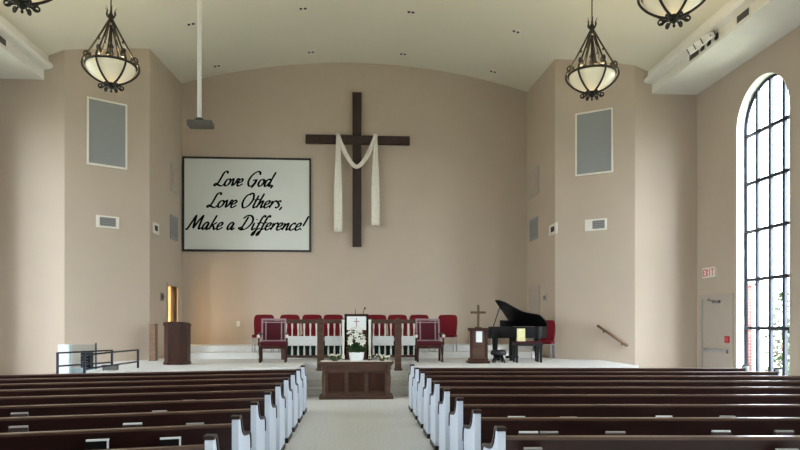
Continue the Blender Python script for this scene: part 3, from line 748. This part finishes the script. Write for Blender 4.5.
def seg_letter(ch, x):
    w_ = lw
    S_ = {'E': [((0, -1), (0, 1)), ((0, 1), (1, 1)), ((0, 0), (.8, 0)), ((0, -1), (1, -1))], 'X': [((0, -1), (1, 1)), ((0, 1), (1, -1))], 'I': [((.5, -1), (.5, 1))], 'T': [((.5, -1), (.5, 1)), ((0, 1), (1, 1))]}[ch]
    blk(el, [((x + a[0] * w_, a[1] * H2), (x + b[0] * w_, b[1] * H2)) for a, b in S_], ew * .045)
for ch in 'EXIT': seg_letter(ch, x); x += ew * .222
el.obj('lettering', 'exitred', t)
plate(RW, 726, 731, 336, 343, 'small red fire alarm pull on right wall beside the door', 'fire_alarm_pull', 'alarm', 'alarm', 'exitred', .04)

# wooden handrail on the right splayed wall
ha = on_wall(598, 325.5, *SPR); hb = on_wall(628.5, 346, *SPR)
rz = math.atan2(E1.y - B1.y, E1.x - B1.x); Lh = (hb.xy - ha.xy).length
t = thing('wall_handrail', 'short sloping wooden handrail on the right splayed wall', 'handrail', ha, rz)
MB().tube([(0, -.07, 0), (Lh, -.07, hb.z - ha.z)], .035, 10).obj('rail', 'oak', t)
for u in (.2, .8):
    q = Vector((Lh * u, 0, (hb.z - ha.z) * u)); MB().tube([q + Vector((0, 0, -.08)), q + Vector((0, -.06, -.08)), q + Vector((0, -.07, -.02))], .012, 6).obj('bracket', 'blackm', t)

# fittings on the soffit faces
def soffit_vent(px, py, px0, px1, label, side=1):
    xf = 7.42 * side; p = on_x(px, py, xf); a = on_x(px0, py, xf); b = on_x(px1, py, xf); w = abs(a.y - b.y); p.z = 7.545
    t = thing('soffit_vent', label, 'vent', p, -PI / 2 * side)
    MB().box(-w / 2 - .03, w / 2 + .03, -.02, -.001, -.09, .09, .004).obj('cover_plate', 'offwhite', t)
    MB().box(-w / 2, w / 2, -.024, -.0205, -.068, .068).obj('opening', 'blackm', t)
    s_ = MB()
    for k in range(5): s_.box(-w / 2, w / 2, -.03, -.0245, -.056 + .028 * k - .005, -.056 + .028 * k + .005)
    s_.obj('slat', 'ventgrey', t)
soffit_vent(695, 57, 690.5, 699.5, 'dark louvred vent on right soffit face nearer the chancel')
soffit_vent(744, 20, 738, 750, 'dark louvred vent on right soffit face nearer the viewer')
soffit_vent(1, 46, -4, 3.5, 'dark louvred vent on left soffit face at the frame edge', -1)
sp0 = None
for (px, py), nm in zip([(703, 47), (709.5, 42), (717, 37)], ['farthest of the three', 'middle of the three', 'nearest of the three']):
    p = on_x(px, py, 7.42)
    lb = 'small white stage spotlight on right soffit, %s' % nm
    p.z = 7.56
    if sp0 is None:
        sp0 = thing('spotlight', lb, 'spotlight', p, 0, 'stage spotlights on the right soffit')
        dirv = Vector((-.75, .45, -.42)).normalized(); c_ = Vector((-.19, 0, -.02))
        MB().cyl(c_ - dirv * .12, c_ + dirv * .13, .065, .08, 16).obj('housing', 'white', sp0)
        MB().cyl(c_ + dirv * .1305, c_ + dirv * .137, .076, .07, 16).cyl(c_ - dirv * .14, c_ - dirv * .1205, .05, .06, 16).obj('lens', 'blackm', sp0)
        MB().tube([(0, 0, 0), (-.08, 0, .05), c_ + Vector((0, .085, .0))], .014, 6).tube([(-.08, 0, .05), c_ + Vector((0, -.085, 0))], .014, 6).box(-.02, 0, -.06, .06, -.06, .06).obj('bracket', 'blackm', sp0)
    else: dup(sp0, p, 0, lb)

# ------------------------------------------------------------------ chancel furniture
# altar table
ta = on_y(321.5, 399, 14.25); tb = on_y(391, 399, 14.25)
tz = 1.6 - (361.5 - 325) * 14.25 / 660; tx = (ta.x + tb.x) / 2; tw = tb.x - ta.x
t = thing('altar_table', 'carved brown wooden altar table with panelled front before the steps', 'table', (tx, 14.25, 0))
D = .58
MB().box(-tw / 2 - .06, tw / 2 + .06, -.05, D + .04, tz - .05, tz, .012).box(-tw / 2 - .03, tw / 2 + .03, -.025, D + .02, tz - .085, tz - .05).obj('tabletop', 'table', t)
MB().box(-tw / 2 + .02, tw / 2 - .02, .03, D - .03, .07, tz - .085).obj('body', 'table', t)
MB().box(-tw / 2 - .05, tw / 2 + .05, -.045, D + .03, 0, .07, .01).obj('plinth', 'table', t)
MB().box(-tw / 2 + .02, tw / 2 - .02, 0, .029, tz - .18, tz - .085).obj('apron', 'table', t)
stl = MB().box(-tw / 2 + .08, tw / 2 - .08, -.012, .029, .07, .13, .004).box(-tw / 2 + .08, tw / 2 - .08, -.012, .029, tz - .22, tz - .18, .004)
for k in range(4):
    xs_ = -tw / 2 + .10 + k * (tw - .2) / 3; stl.box(xs_ - .035, xs_ + .035, -.012, .029, .13, tz - .22, .004)
stl.obj('stile_frame', 'table', t)
for k in range(3):
    x0 = -tw / 2 + .10 + k * (tw - .2) / 3 + .03; x1 = -tw / 2 + .10 + (k + 1) * (tw - .2) / 3 - .03
    MB().box(x0 + .03, x1 - .03, .016, .029, .17, tz - .25, .006).obj('panel', 'pulpit', t)
for sx in (-1, 1):
    for yy in (0.0, D):
        MB().lathe([(.05, .07), (.055, .12), (.035, .15), (.045, .35), (.05, tz - .35), (.035, tz - .2), (.055, tz - .17), (.055, tz - .085)], 14, (sx * (tw / 2 - .05), yy, 0)).obj('column', 'table', t)

tr_ = MB().box(-tw / 2 - .03, tw / 2 + .03, -.03, D, 0, .004).obj('table_runner', 'cloth'); tr_.location = (tx, 14.25, tz)
tag(tr_, 'thin cream cloth laid over the top of the altar table', 'tablecloth')
tz += .004
# lily arrangement in a white pot on the table
fx = on_y(356.5, 357, 14.5).x
t = thing('flower_arrangement', 'white lilies over dark green leaves in a white pot on the altar table', 'flowers', (fx, 14.5, tz))
MB().lathe([(0, 0), (.12, 0), (.15, .03), (.165, .17), (.175, .185), (.155, .185), (.14, .16), (0, .16)], 8).obj('pot', 'paper', t)
rnd = random.Random(5)
lm = MB()
for k in range(90):
    a = rnd.uniform(0, 2 * PI); rr = rnd.uniform(.03, .19); z = .2 + rnd.uniform(0, .2) * (1 - rr); c = Vector((rr * math.cos(a), rr * math.sin(a) * .8, z)); s_ = rnd.uniform(.05, .09)
    d_ = Vector((math.cos(a), math.sin(a), rnd.uniform(-.3, .8))).normalized(); q = d_.orthogonal().normalized() * s_ * .35
    lm.add([c - d_ * s_, c + q - Vector((0, 0, .005)), c + d_ * s_, c - q - Vector((0, 0, .005))], [(0, 1, 2, 3)])
for k in range(22):
    a = rnd.uniform(0, 2 * PI); rr = rnd.uniform(.05, .17); z = rnd.uniform(.4, .62)
    c = Vector((rr * math.cos(a), rr * math.sin(a), z)); d_ = Vector((math.cos(a), math.sin(a), .3)).normalized() * .09; q = d_.orthogonal().normalized() * .025
    lm.add([c - d_, c + q, c + d_, c - q], [(0, 1, 2, 3)])
lm.obj('leaves', 'leaf', t, recalc=False)
stm = MB()
for k in range(10):
    a = 2 * PI * k / 10; stm.tube([(0, 0, .16), (.05 * math.cos(a), .05 * math.sin(a), .35), (.13 * math.cos(a), .1 * math.sin(a), .5)], .006, 5)
stm.obj('stem', 'leaf', t)
pos = [(-.12, -.1, .50), (.03, -.13, .46), (.13, -.08, .53), (-.05, -.08, .60), (.07, -.05, .64), (-.15, -.02, .62), (.16, 0, .44), (-.02, -.02, .72), (-.16, .04, .43), (.11, .03, .70), (-.09, 0, .70), (0, -.14, .56), (.02, .06, .66), (-.13, -.13, .41), (.12, -.14, .40)]
for k, p in enumerate(pos):
    fm = MB(); p = Vector(p); ax = (p - Vector((0, .1, .40))).normalized(); u = ax.orthogonal().normalized(); v = ax.cross(u)
    for j in range(6):
        a = 2 * PI * j / 6; d_ = u * math.cos(a) + v * math.sin(a); s_ = ax.cross(d_) * .024
        fm.add([p - ax * .03, p + d_ * .045 + ax * .015 + s_, p + d_ * .085 + ax * .012, p + d_ * .045 + ax * .015 - s_], [(0, 1, 2, 3)])
    fm.obj('blossom', 'petal', t, recalc=False)
# small things on the table top
for px, nm, r0, hh in ((369.5, 'small brass candlestick with short cream candle right of the lily pot', .05, .19),):
    p = on_y(px, 357, 14.62); t = thing('candlestick', nm, 'candle', (p.x, 14.62, tz))
    MB().lathe([(0, 0), (r0, 0), (r0 * .9, .015), (.012, .03), (.012, .07), (.035, .085), (.035, .095), (0, .095)], 14).obj('holder', 'brass', t)
    MB().cyl((0, 0, .095), (0, 0, hh), .022, n=12).obj('candle', 'ivory', t)
def posy(px, w, label, seed, y=14.42):
    p = on_y(px, 357, y); t = thing('flower_posy', label, 'flowers', (p.x, y, tz + .001)); rnd = random.Random(seed)
    lm = MB(); fm = MB()
    MB().lathe([(0, 0), (.05, 0), (.06, .03), (.05, .05), (0, .05)], 10).obj('dish', 'brass', t)
    for k in range(26):
        x = rnd.uniform(-w, w); c = Vector((x, rnd.uniform(-.06, .06), .04 + rnd.uniform(0, .06))); d_ = Vector((rnd.uniform(-1, 1), rnd.uniform(-1, 1), rnd.uniform(0, 1))).normalized() * .05; q = d_.orthogonal().normalized() * .018
        lm.add([c - d_, c + q, c + d_, c - q], [(0, 1, 2, 3)])
    lm.obj('leaves', 'leaf', t, recalc=False)
    for k in range(9):
        c = Vector((-w + 2 * w * k / 8, rnd.uniform(-.05, .05), .07 + rnd.uniform(0, .07))); fm.ball(c, rnd.uniform(.018, .032), n=8)
    fm.obj('blossoms', 'ivory', t)
posy(382, .15, 'low spray of cream flowers on the right end of the altar table', 3)
posy(335, .12, 'low spray of cream flowers on the left end of the altar table', 4)

# tall posts either side of the steps
for px, sd in ((320.5, 'left'), (398, 'right')):
    p = on_y(px, 369, 15.58); zt = 1.6 + 7 * 15.58 / 660 - .525
    t = thing('newel_post', 'square brown wooden post standing on the steps %s of the altar table' % sd, 'post', (p.x, 15.58, .525))
    MB().box(-.075, .075, -.06, .06, .05, zt - .08, .008).obj('shaft', 'table', t)
    MB().box(-.095, .095, -.08, .08, 0, .05, .006).obj('base', 'table', t)
    MB().box(-.09, .09, -.075, .075, zt - .08, zt - .04, .006).prism([(-.075, -.06), (.075, -.06), (.075, .06), (-.075, .06)], lambda x, y: Vector((x, y, zt - .04)), lambda x, y: Vector((x * .4, y * .4, zt))).obj('cap', 'table', t)

# pulpit behind the table
px_ = on_y(356.5, 350, 16.5).x; ph = 1.6 + 11 * 16.5 / 660 - PZ
t = thing('pulpit', 'dark pulpit with white cloth front behind the lilies', 'pulpit', (px_, 16.5, PZ))
MB().box(-.30, .30, .0, .05, .05, ph - .12).box(-.30, -.25, .0, .42, .05, ph - .12).box(.25, .30, 0, .42, .05, ph - .12).obj('body', 'pulpit', t)
MB().box(-.33, .33, -.03, .46, 0, .05, .008).obj('base', 'pulpit', t)
MB().prism([(-.03, ph - .03), (-.03, ph + .0), (.48, ph - .10), (.48, ph - .13)], lambda y, z: Vector((-.30, y, z)), lambda y, z: Vector((.30, y, z))).box(-.28, .28, 0.0, .44, ph - .135, ph - .115).obj('reading_desk', 'pulpit', t)
cl = MB().box(-.24, .24, -.012, -.001, ph - .40, ph - .06).obj('cloth', 'paper', t)
MB().box(-.012, .012, -.016, -.0125, ph - .34, ph - .10).box(-.07, .07, -.016, -.0125, ph - .20, ph - .175).obj('emblem', 'mark', cl)
for sx in (-1, 1): MB().lathe([(.035, .05), (.04, .12), (.022, .2), (.035, .5), (.03, ph - .3), (.04, ph - .14)], 12, (sx * .33, -.0, 0)).obj('pilaster', 'cream', t)
MB().tube(bez([(.17, .3, ph - .08), (.18, .25, ph + .06), (.20, .12, ph + .13)], 5), .008, 6).cyl((.20, .12, ph + .13), (.215, .04, ph + .15), .018, .022).obj('microphone', 'blackm', t)
MB().tube(bez([(-.02, .3, ph - .08), (-.03, .2, ph + .06), (-.03, .05, ph + .12)], 5), .007, 6).obj('microphone', 'blackm', t)

# choir rails
def choir_rail(x0, x1, panels, label, yy=17.25):
    a = on_y(x0, 340, yy).x; b = on_y(x1, 340, yy).x; c_ = (a + b) / 2; w = b - a
    Z = lambda py: 1.6 - (py - 325) * yy / 660 - PZ
    t = thing('choir_rail', label, 'railing', (c_, yy, PZ))
    MB().box(-w / 2, w / 2, -.04, .04, Z(323.5), Z(319.5), .008).obj('top_rail', 'table', t)
    MB().box(-w / 2, w / 2, -.03, .03, Z(357.5), Z(355), .006).obj('bottom_rail', 'table', t)
    for sx in (-1, 1): MB().box(sx * w / 2 - .045, sx * w / 2 + .045, -.045, .045, 0, Z(318.5), .008).obj('post', 'table', t)
    n_ = max(2, int(round(w / .155)))
    for k in range(n_):
        x = -w / 2 + w * (k + .5) / n_
        MB().lathe([(.026, Z(355)), (.026, Z(350)), (.017, Z(347)), (.022, Z(340)), (.017, Z(330)), (.026, Z(327)), (.026, Z(323.5))], 10, (x, 0, 0)).obj('baluster', 'cream', t)
    MB().box(-w / 2 + .05, w / 2 - .05, .031, .04, Z(355), Z(341)).obj('shade_backing', 'green', t)  # added dark green sheet standing in for the shade under the chairs
    for (p0, p1) in panels:
        q0 = on_y(p0, 340, yy).x - c_; q1 = on_y(p1, 340, yy).x - c_
        MB().box(q0, q1, -.048, -.030, Z(345.5), Z(336), .004).obj('panel', 'paper', t)
choir_rail(283, 343.5, [(288, 318.5), (325, 342)], 'wooden rail with white balusters left of the pulpit')
choir_rail(370.5, 417, [(372.5, 393.5), (401.5, 415)], 'wooden rail with white balusters right of the pulpit')

# choir chairs
def make_chair(label):
    t = thing('choir_chair', label, 'chair', (0, 0, 0), 0, 'red upholstered choir chairs')
    sm = MB().box(-.27, .27, -.24, .24, .40, .48, .03); sm.obj('seat', 'red', t)
    bm_ = MB()
    poly = [(-.255, 0), (.255, 0)] + [tuple(p) for p in bez([(.275, .24), (.275, .44), (.235, .54), (.13, .56), (-.13, .56), (-.235, .54), (-.275, .44), (-.275, .24)], 3)]
    bm_.prism(poly, lambda x, z: Vector((x, .17 + z * .14 - .04, .47 + z)), lambda x, z: Vector((x, .17 + z * .14 + .04, .47 + z)))
    o_ = bm_.obj('backrest', 'red', t); bv = o_.modifiers.new('soft', 'BEVEL'); bv.width = .018; bv.segments = 2
    for sx in (-1, 1):
        MB().tube([(sx * .25, -.20, .40), (sx * .255, -.22, 0)], .013, 8).obj('leg', 'chrome', t)
        MB().tube([(sx * .25, .26, .75), (sx * .25, .20, .44), (sx * .255, .25, 0)], .013, 8).obj('leg', 'chrome', t)
    MB().tube([(-.25, -.20, .395), (.25, -.20, .395), (.25, .2, .395), (-.25, .2, .395)], .012, 6, True).obj('seat_frame', 'chrome', t)
    return t
cy = 18.32
ch = [(263, 'behind the left throne chair', .0), (289, 'second from the left end, behind the balusters', 0), (311.5, 'third from the left end, behind the balusters', 0), (333, 'directly left of the pulpit', 0),
      (377, 'directly right of the pulpit', 0), (398, 'second to the right of the pulpit', 0), (420, 'behind the right throne chair', 0), (446, 'at the right end of the row, slightly turned', -.35)]
c0_ = None
for px, nm, rz in ch:
    p = on_y(px, 340, cy); lb = 'red upholstered choir chair ' + nm
    if c0_ is None: c0_ = make_chair(lb); c0_.location = (p.x, cy, .86)
    else: dup(c0_, (p.x, cy, .86), rz, lb)
p = on_y(543, 340, 17.2); dup(c0_, (p.x, 17.2, PZ), -.5, 'red upholstered chair standing behind the black bench by right niche wall')

# throne chairs
def make_throne(label):
    t = thing('throne_chair', label, 'armchair', (0, 0, 0), 0, 'throne chairs flanking the choir rail')
    MB().box(-.30, .30, -.28, .26, .40, .50, .03).obj('seat_cushion', 'burgundy', t)
    MB().box(-.33, .33, -.30, .30, .33, .40, .01).obj('seat_rail', 'pulpit', t)
    tilt = lambda z: .24 + (z - .5) * .14
    MB().prism([(-.26, .53), (.26, .53), (.26, 1.01), (-.26, 1.01)], lambda x, z: Vector((x, tilt(z) - .022, z)), lambda x, z: Vector((x, tilt(z) + .03, z))).obj('backrest', 'burgundy', t)
    def bar(x0, x1, z0, z1, mb_): mb_.prism([(x0, z0), (x1, z0), (x1, z1), (x0, z1)], lambda x, z: Vector((x, tilt(z) - .03, z)), lambda x, z: Vector((x, tilt(z) + .035, z)))
    f_ = MB(); bar(-.30, -.262, .40, 1.05, f_); bar(.262, .30, .40, 1.05, f_); bar(-.30, .30, 1.015, 1.06, f_); bar(-.205, -.175, .53, 1.0, f_); bar(.175, .205, .53, 1.0, f_); bar(-.262, .262, .49, .53, f_); bar(-.262, .262, .955, .98, f_); f_.obj('back_frame', 'mauve_sheen', t)
    for sx in (-1, 1):
        MB().tube(bez([(sx * .31, .24, .68), (sx * .33, .05, .69), (sx * .335, -.18, .67), (sx * .335, -.26, .64)], 4), .028, 8).obj('arm', 'pulpit', t)
        MB().ball((sx * .335, -.26, .63), .045, (.9, 1, 1)).obj('arm_end', 'cream', t)
        MB().lathe([(.022, .40), (.03, .46), (.02, .52), (.026, .62)], 10, (sx * .33, -.24, 0)).obj('arm_post', 'pulpit', t)
        MB().lathe([(.026, 0), (.032, .05), (.022, .12), (.034, .26), (.036, .34)], 12, (sx * .30, -.26, 0)).obj('leg', 'pulpit', t)
        MB().tube([(sx * .30, .30, 0), (sx * .30, .26, .34)], .03, 8).obj('leg', 'pulpit', t)
    return t
th = make_throne('burgundy throne chair with pale sheen-coloured frame at the left end of choir rail')
p = on_y(272.5, 360, 16.05); th.location = (p.x, 16.05 + .15, PZ)
p = on_y(429.5, 360, 16.05); dup(th, (p.x, 16.05 + .15, PZ), 0, 'burgundy throne chair with pale sheen-coloured frame at the right end of choir rail')
th.rotation_euler = (0, 0, .08)

# wooden lectern at the left
pa = on_y(162, 364, 15.2); pb = on_y(187, 364, 15.2); w = pb.x - pa.x; lx = (pa.x + pb.x) / 2; lh = 42.5 * 15.2 / 660
t = thing('lectern', 'dark reddish wooden lectern with faceted front by the lit left doorway', 'lectern', (lx, 15.2, PZ))
oct_ = [(-w / 2, .10), (-w / 2 + .13, -.05), (w / 2 - .13, -.05), (w / 2, .10), (w / 2, .40), (-w / 2, .40)]
MB().prism([(x * .93, y) for x, y in oct_], lambda x, y: Vector((x, y, .06)), lambda x, y: Vector((x, y, lh - .10))).obj('body', 'pulpit', t)
MB().prism([(x * 1.0, y - .015) for x, y in oct_], lambda x, y: Vector((x, y, 0)), lambda x, y: Vector((x, y, .06))).obj('base', 'pulpit', t)
MB().prism([(x, y - .01) for x, y in oct_], lambda x, y: Vector((x, y, lh - .10)), lambda x, y: Vector((x * (1 if y > .05 else .8), y, lh - .05 + (.04 - y * .12)))).obj('slanted_top', 'pulpit', t)
MB().box(-w / 2 + .15, w / 2 - .15, -.062, -.05, .14, lh - .18, .005).obj('panel', 'pulpit', t)
# brown upright panel at the niche corner
p = on_y(151.3, 362, 16.9)
t = thing('upright_cabinet', 'narrow brown upright cabinet against the wall corner behind the lectern', 'cabinet', (p.x+.02, 16.9, PZ))
MB().box(-.075, .075, 0, .22, .03, .90, .006).obj('body', 'oak', t); MB().box(-.085, .085, -.01, .23, 0, .03).obj('base', 'oak', t); MB().box(-.085, .085, -.01, .23, .90, .93, .006).obj('top', 'oak', t)

# guard rails at the side steps
def guard(a, b, label, z0b):
    (ax, ay), (bx, by) = a, b
    t = thing('guard_rail', label, 'railing', (ax, ay, 0))
    d_ = Vector((bx - ax, by - ay, 0)); q = .018
    for zz, nm in ((1.08, 'top_rail'), (.835, 'mid_rail')):
        MB().tube([(0, 0, zz), d_ + Vector((0, 0, zz))], .016, 8).obj(nm, 'navy', t)
    MB().box(-q, q, -q, q, 0, 1.09).obj('post', 'navy', t)
    MB().box(d_.x - q, d_.x + q, d_.y - q, d_.y + q, z0b, 1.09).obj('post', 'navy', t)
p = on_z(57.5, 353, 1.08); q = on_y(112, 348.3, 13.88)
guard((p.x, p.y), (q.x, q.y), 'dark metal guard rail at the side steps, the one farther left', PZ)
p = on_z(84.5, 355, 1.08); q = on_z(138, 349.8, 1.08)
guard((p.x, p.y), (q.x, q.y), 'dark metal guard rail at the side steps, the one nearer the lectern', PZ)
# clear screen with white post, black monitor and dark box behind the rails
yy = 14.05; a = on_y(62, 350, yy); b = on_y(96, 350, yy); c1 = on_y(70, 344.5, yy).z
t = thing('acrylic_screen', 'low clear acrylic screen with white end post behind the guard rails', 'screen', ((a.x + b.x) / 2, yy, 0)); w = b.x - a.x
MB().box(-w / 2 + .16, w / 2 - .012, -.006, .006, .02, c1).obj('sheet', 'acrylic', t)
MB().box(-w / 2 - .06, -w / 2 + .16, -.06, .06, 0, c1, .008).obj('end_post', 'paper', t)
MB().box(w / 2 - .012, w / 2 + .012, -.012, .012, 0, c1 + .03).obj('edge_post', 'navy', t)
MB().box(-w / 2 + .16, w / 2, -.05, .05, 0, .02).obj('base', 'chrome', t)
yy = 14.3; a = on_y(80.5, 360, yy); b = on_y(90, 360, yy); zt = on_y(85, 351, yy).z - PZ
t = thing('stage_monitor', 'small black floor speaker with ridged front behind the guard rails', 'speaker', ((a.x + b.x) / 2, yy, PZ)); w = b.x - a.x
MB().box(-w / 2, w / 2, 0, .18, 0, zt, .012).obj('cabinet', 'blackm', t)
MB().box(-w / 2 + .02, w / 2 - .02, -.012, -.001, .03, zt - .04).obj('grille', 'black', t)
g_ = MB()
for k in range(4): g_.box(-w / 2 + .03, w / 2 - .03, -.022, -.0125, .06 + .06 * k, .075 + .06 * k)
g_.obj('ridge', 'ventgrey', t)
p = on_z(109, 370.5, PZ)
t = thing('floor_box', 'small low dark box on the platform beside the guard rails', 'box', (p.x, p.y, PZ))
MB().box(-.13, .13, 0, .16, .008, .09, .008).obj('body', 'ventgrey', t); MB().box(-.14, .14, -.008, .168, .09, .105, .004).obj('lid', 'blackm', t)
f_ = MB()
for sx in (-1, 1):
    for y_ in (.02, .14): f_.box(sx * .11 - .01, sx * .11 + .01, y_ - .01, y_ + .01, 0, .008)
f_.obj('feet', 'blackm', t)

# cross lectern stand
yy = 15.25; p = on_y(479.5, 364, yy); k_ = yy / 660; Z = lambda py: 1.6 - (py - 325) * k_ - PZ
t = thing('cross_stand', 'small dark wooden stand with white banner left of the piano', 'stand', (p.x, yy, PZ))
MB().box(-.25, .25, -.02, .38, 0, .06, .01).box(-.21, .21, 0, .34, .06, .12, .01).obj('base', 'pulpit', t)
for sx in (-1, 1): MB().box(sx * .18 - .03, sx * .18 + .03, .06, .12, .12, Z(331), .006).obj('post', 'pulpit', t)
MB().box(-.15, .15, .08, .11, .12, Z(331)).obj('panel', 'table', t)
MB().box(-.22, .22, 0.02, .34, Z(331), Z(328), .008).obj('top', 'pulpit', t)
MB().box(-.072, .072, .05, .072, Z(342.5), Z(331.2), .003).obj('banner', 'paper', t)
t = thing('brass_cross', 'brass standing cross on the small wooden stand left of the piano', 'cross', (p.x, yy + .15, PZ + Z(328)))
zz = lambda py: Z(py) - Z(328)
MB().box(-.024, .024, -.02, .02, .03, zz(304.5), .004).obj('upright', 'brass', t)
MB().box(-.15, .15, -.022, .018, zz(313.5), zz(311), .004).ball((-.155, 0, zz(312.2)), .03).ball((.155, 0, zz(312.2)), .03).obj('crossbar', 'brass', t)
MB().lathe([(0, 0), (.09, 0), (.085, .02), (.04, .03), (0, .035)], 14).obj('foot', 'brass', t)

# grand piano: keyboard end left, tail right, lid raised
phi = R(38); pa = on_y(487.5, 340, 16.45); PL = 1.12; Wd = .95
t = thing('grand_piano', 'black baby grand piano with raised lid at right of platform', 'piano', (pa.x, 16.35, PZ), phi - PI / 2)
outl = [(0, 0), (0, Wd), (PL * .96, Wd), (PL, Wd - .05)] + [tuple(q) for q in bez([(PL, Wd - .08), (PL, .66), (PL * .92, .55), (PL * .74, .50), (PL * .56, .43), (PL * .40, .28), (PL * .25, .10), (PL * .10, .0)], 5)]
zr0, zr1 = .58, .86
MB().prism(outl, lambda x, y: Vector((x, y, zr0)), lambda x, y: Vector((x, y, zr1))).obj('case', 'black', t)
MB().box(-.18, -.001, .0, Wd, zr0 - .02, zr0 + .09, .008).box(-.18, -.001, 0, .06, zr0, zr0 + .18, .01).box(-.18, -.001, Wd - .06, Wd, zr0, zr0 + .18, .01).obj('key_bed', 'black', t)
MB().box(-.16, -.03, .07, Wd - .07, zr0 + .091, zr0 + .11).obj('keys', 'ivory', t)
al = R(43); ca_, sa_ = math.cos(al), math.sin(al)
lidp = lambda x, y, k: Vector((x, Wd - (Wd - y) * ca_ + k * sa_, zr1 + .005 + (Wd - y) * sa_ + k * ca_))
MB().prism(outl, lambda x, y: lidp(x, y, 0), lambda x, y: lidp(x, y, .03)).obj('lid', 'black', t)
MB().tube([(.12, .05, zr1), (.10, Wd - (Wd - .14) * ca_, zr1 + (Wd - .14) * sa_)], .012, 6).obj('lid_prop', 'black', t)
MB().box(.16, .18, .25, .75, zr1, zr1 + .16, .006).obj('music_desk', 'black', t)
for (x, y) in ((.12, .12), (.12, Wd - .12), (PL * .84, Wd - .22)):
    MB().lathe([(.035, 0), (.05, .03), (.045, .09), (.055, .2), (.075, .46), (.08, zr0)], 12, (x, y, 0)).obj('leg', 'black', t)
MB().box(.30, .36, .44, .64, .10, zr0).box(.22, .42, .40, .68, .06, .12, .01).box(.30, .34, .46, .62, 0, .06).obj('pedal_lyre', 'black', t)
# round stool under the keyboard end and bench in front of the tail
p = on_y(499, 361, 15.55)
t = thing('piano_stool', 'round dark stool in front of the keyboard end of the piano', 'stool', (p.x, 15.6, PZ))
MB().lathe([(0, .30), (.16, .30), (.19, .25), (.19, .20), (.17, .18), (0, .18)], 20).obj('seat', 'blackm', t)
for k in range(4):
    a = PI / 4 + k * PI / 2; MB().tube([(.10 * math.cos(a), .10 * math.sin(a), .18), (.17 * math.cos(a), .17 * math.sin(a), 0)], .02, 6).obj('leg', 'black', t)
MB().cyl((0, 0, .06), (0, 0, .18), .05).obj('screw_column', 'black', t)
ba = on_y(515.5, 345, 15.5); bb = on_y(543, 345, 15.5); w = bb.x - ba.x
t = thing('piano_bench', 'black bench with reddish top in front of the piano tail', 'bench', ((ba.x + bb.x) / 2, 15.5, PZ))
MB().box(-w / 2, w / 2, 0, .36, .40, .47, .01).obj('seat_box', 'black', t)
MB().box(-w / 2 + .02, w / 2 - .02, .02, .34, .47, .51, .012).obj('cushion', 'burgundy', t)
for sx in (-1, 1):
    for y_ in (.04, .32): MB().box(sx * (w / 2 - .04) - .025, sx * (w / 2 - .04) + .025, y_ - .025, y_ + .025, 0, .40, .004).obj('leg', 'black', t)
p = on_y(521.3, 340, 15.6)
t = thing('songbook', 'pale yellow songbook standing upright on the black bench before the piano', 'book', (p.x, 15.62, PZ + .51))
MB().box(-.092, .092, -.012, .012, .0, .30, .003).obj('pages', 'ivory', t)
MB().box(-.096, .096, -.016, -.0125, 0, .305).box(-.096, .096, .0125, .016, 0, .305).box(-.0995, -.0965, -.016, .016, 0, .305).obj('cover', 'booky', t)

# ------------------------------------------------------------------ light
SKY_BASE, SKY_GLOW = 12.5, 54.0
w = bpy.data.worlds.new('sky'); bpy.context.scene.world = w; w.use_nodes = True
nt = w.node_tree; bg = nt.nodes['Background']
# hazy sky, brighter around a veiled sun low behind the nave
tc = nt.nodes.new('ShaderNodeTexCoord'); dt_ = nt.nodes.new('ShaderNodeVectorMath'); dt_.operation = 'DOT_PRODUCT'
dt_.inputs[1].default_value = Vector((0, -.93, .36)).normalized()
nt.links.new(tc.outputs['Generated'], dt_.inputs[0])
mxm = nt.nodes.new('ShaderNodeMath'); mxm.operation = 'MAXIMUM'; mxm.inputs[1].default_value = 0; nt.links.new(dt_.outputs['Value'], mxm.inputs[0])
pw = nt.nodes.new('ShaderNodeMath'); pw.operation = 'POWER'; pw.inputs[1].default_value = 5; nt.links.new(mxm.outputs[0], pw.inputs[0])
ma = nt.nodes.new('ShaderNodeMath'); ma.operation = 'MULTIPLY_ADD'; ma.inputs[1].default_value = SKY_GLOW; ma.inputs[2].default_value = SKY_BASE
nt.links.new(pw.outputs[0], ma.inputs[0]); nt.links.new(ma.outputs[0], bg.inputs['Strength'])
bg.inputs['Color'].default_value = (.87, .94, 1, 1)
vs_ = bpy.context.scene.view_settings
vs_.view_transform = 'Standard'; vs_.look = 'None'; vs_.gamma = 1; vs_.use_curve_mapping = False; vs_.exposure = 0.06
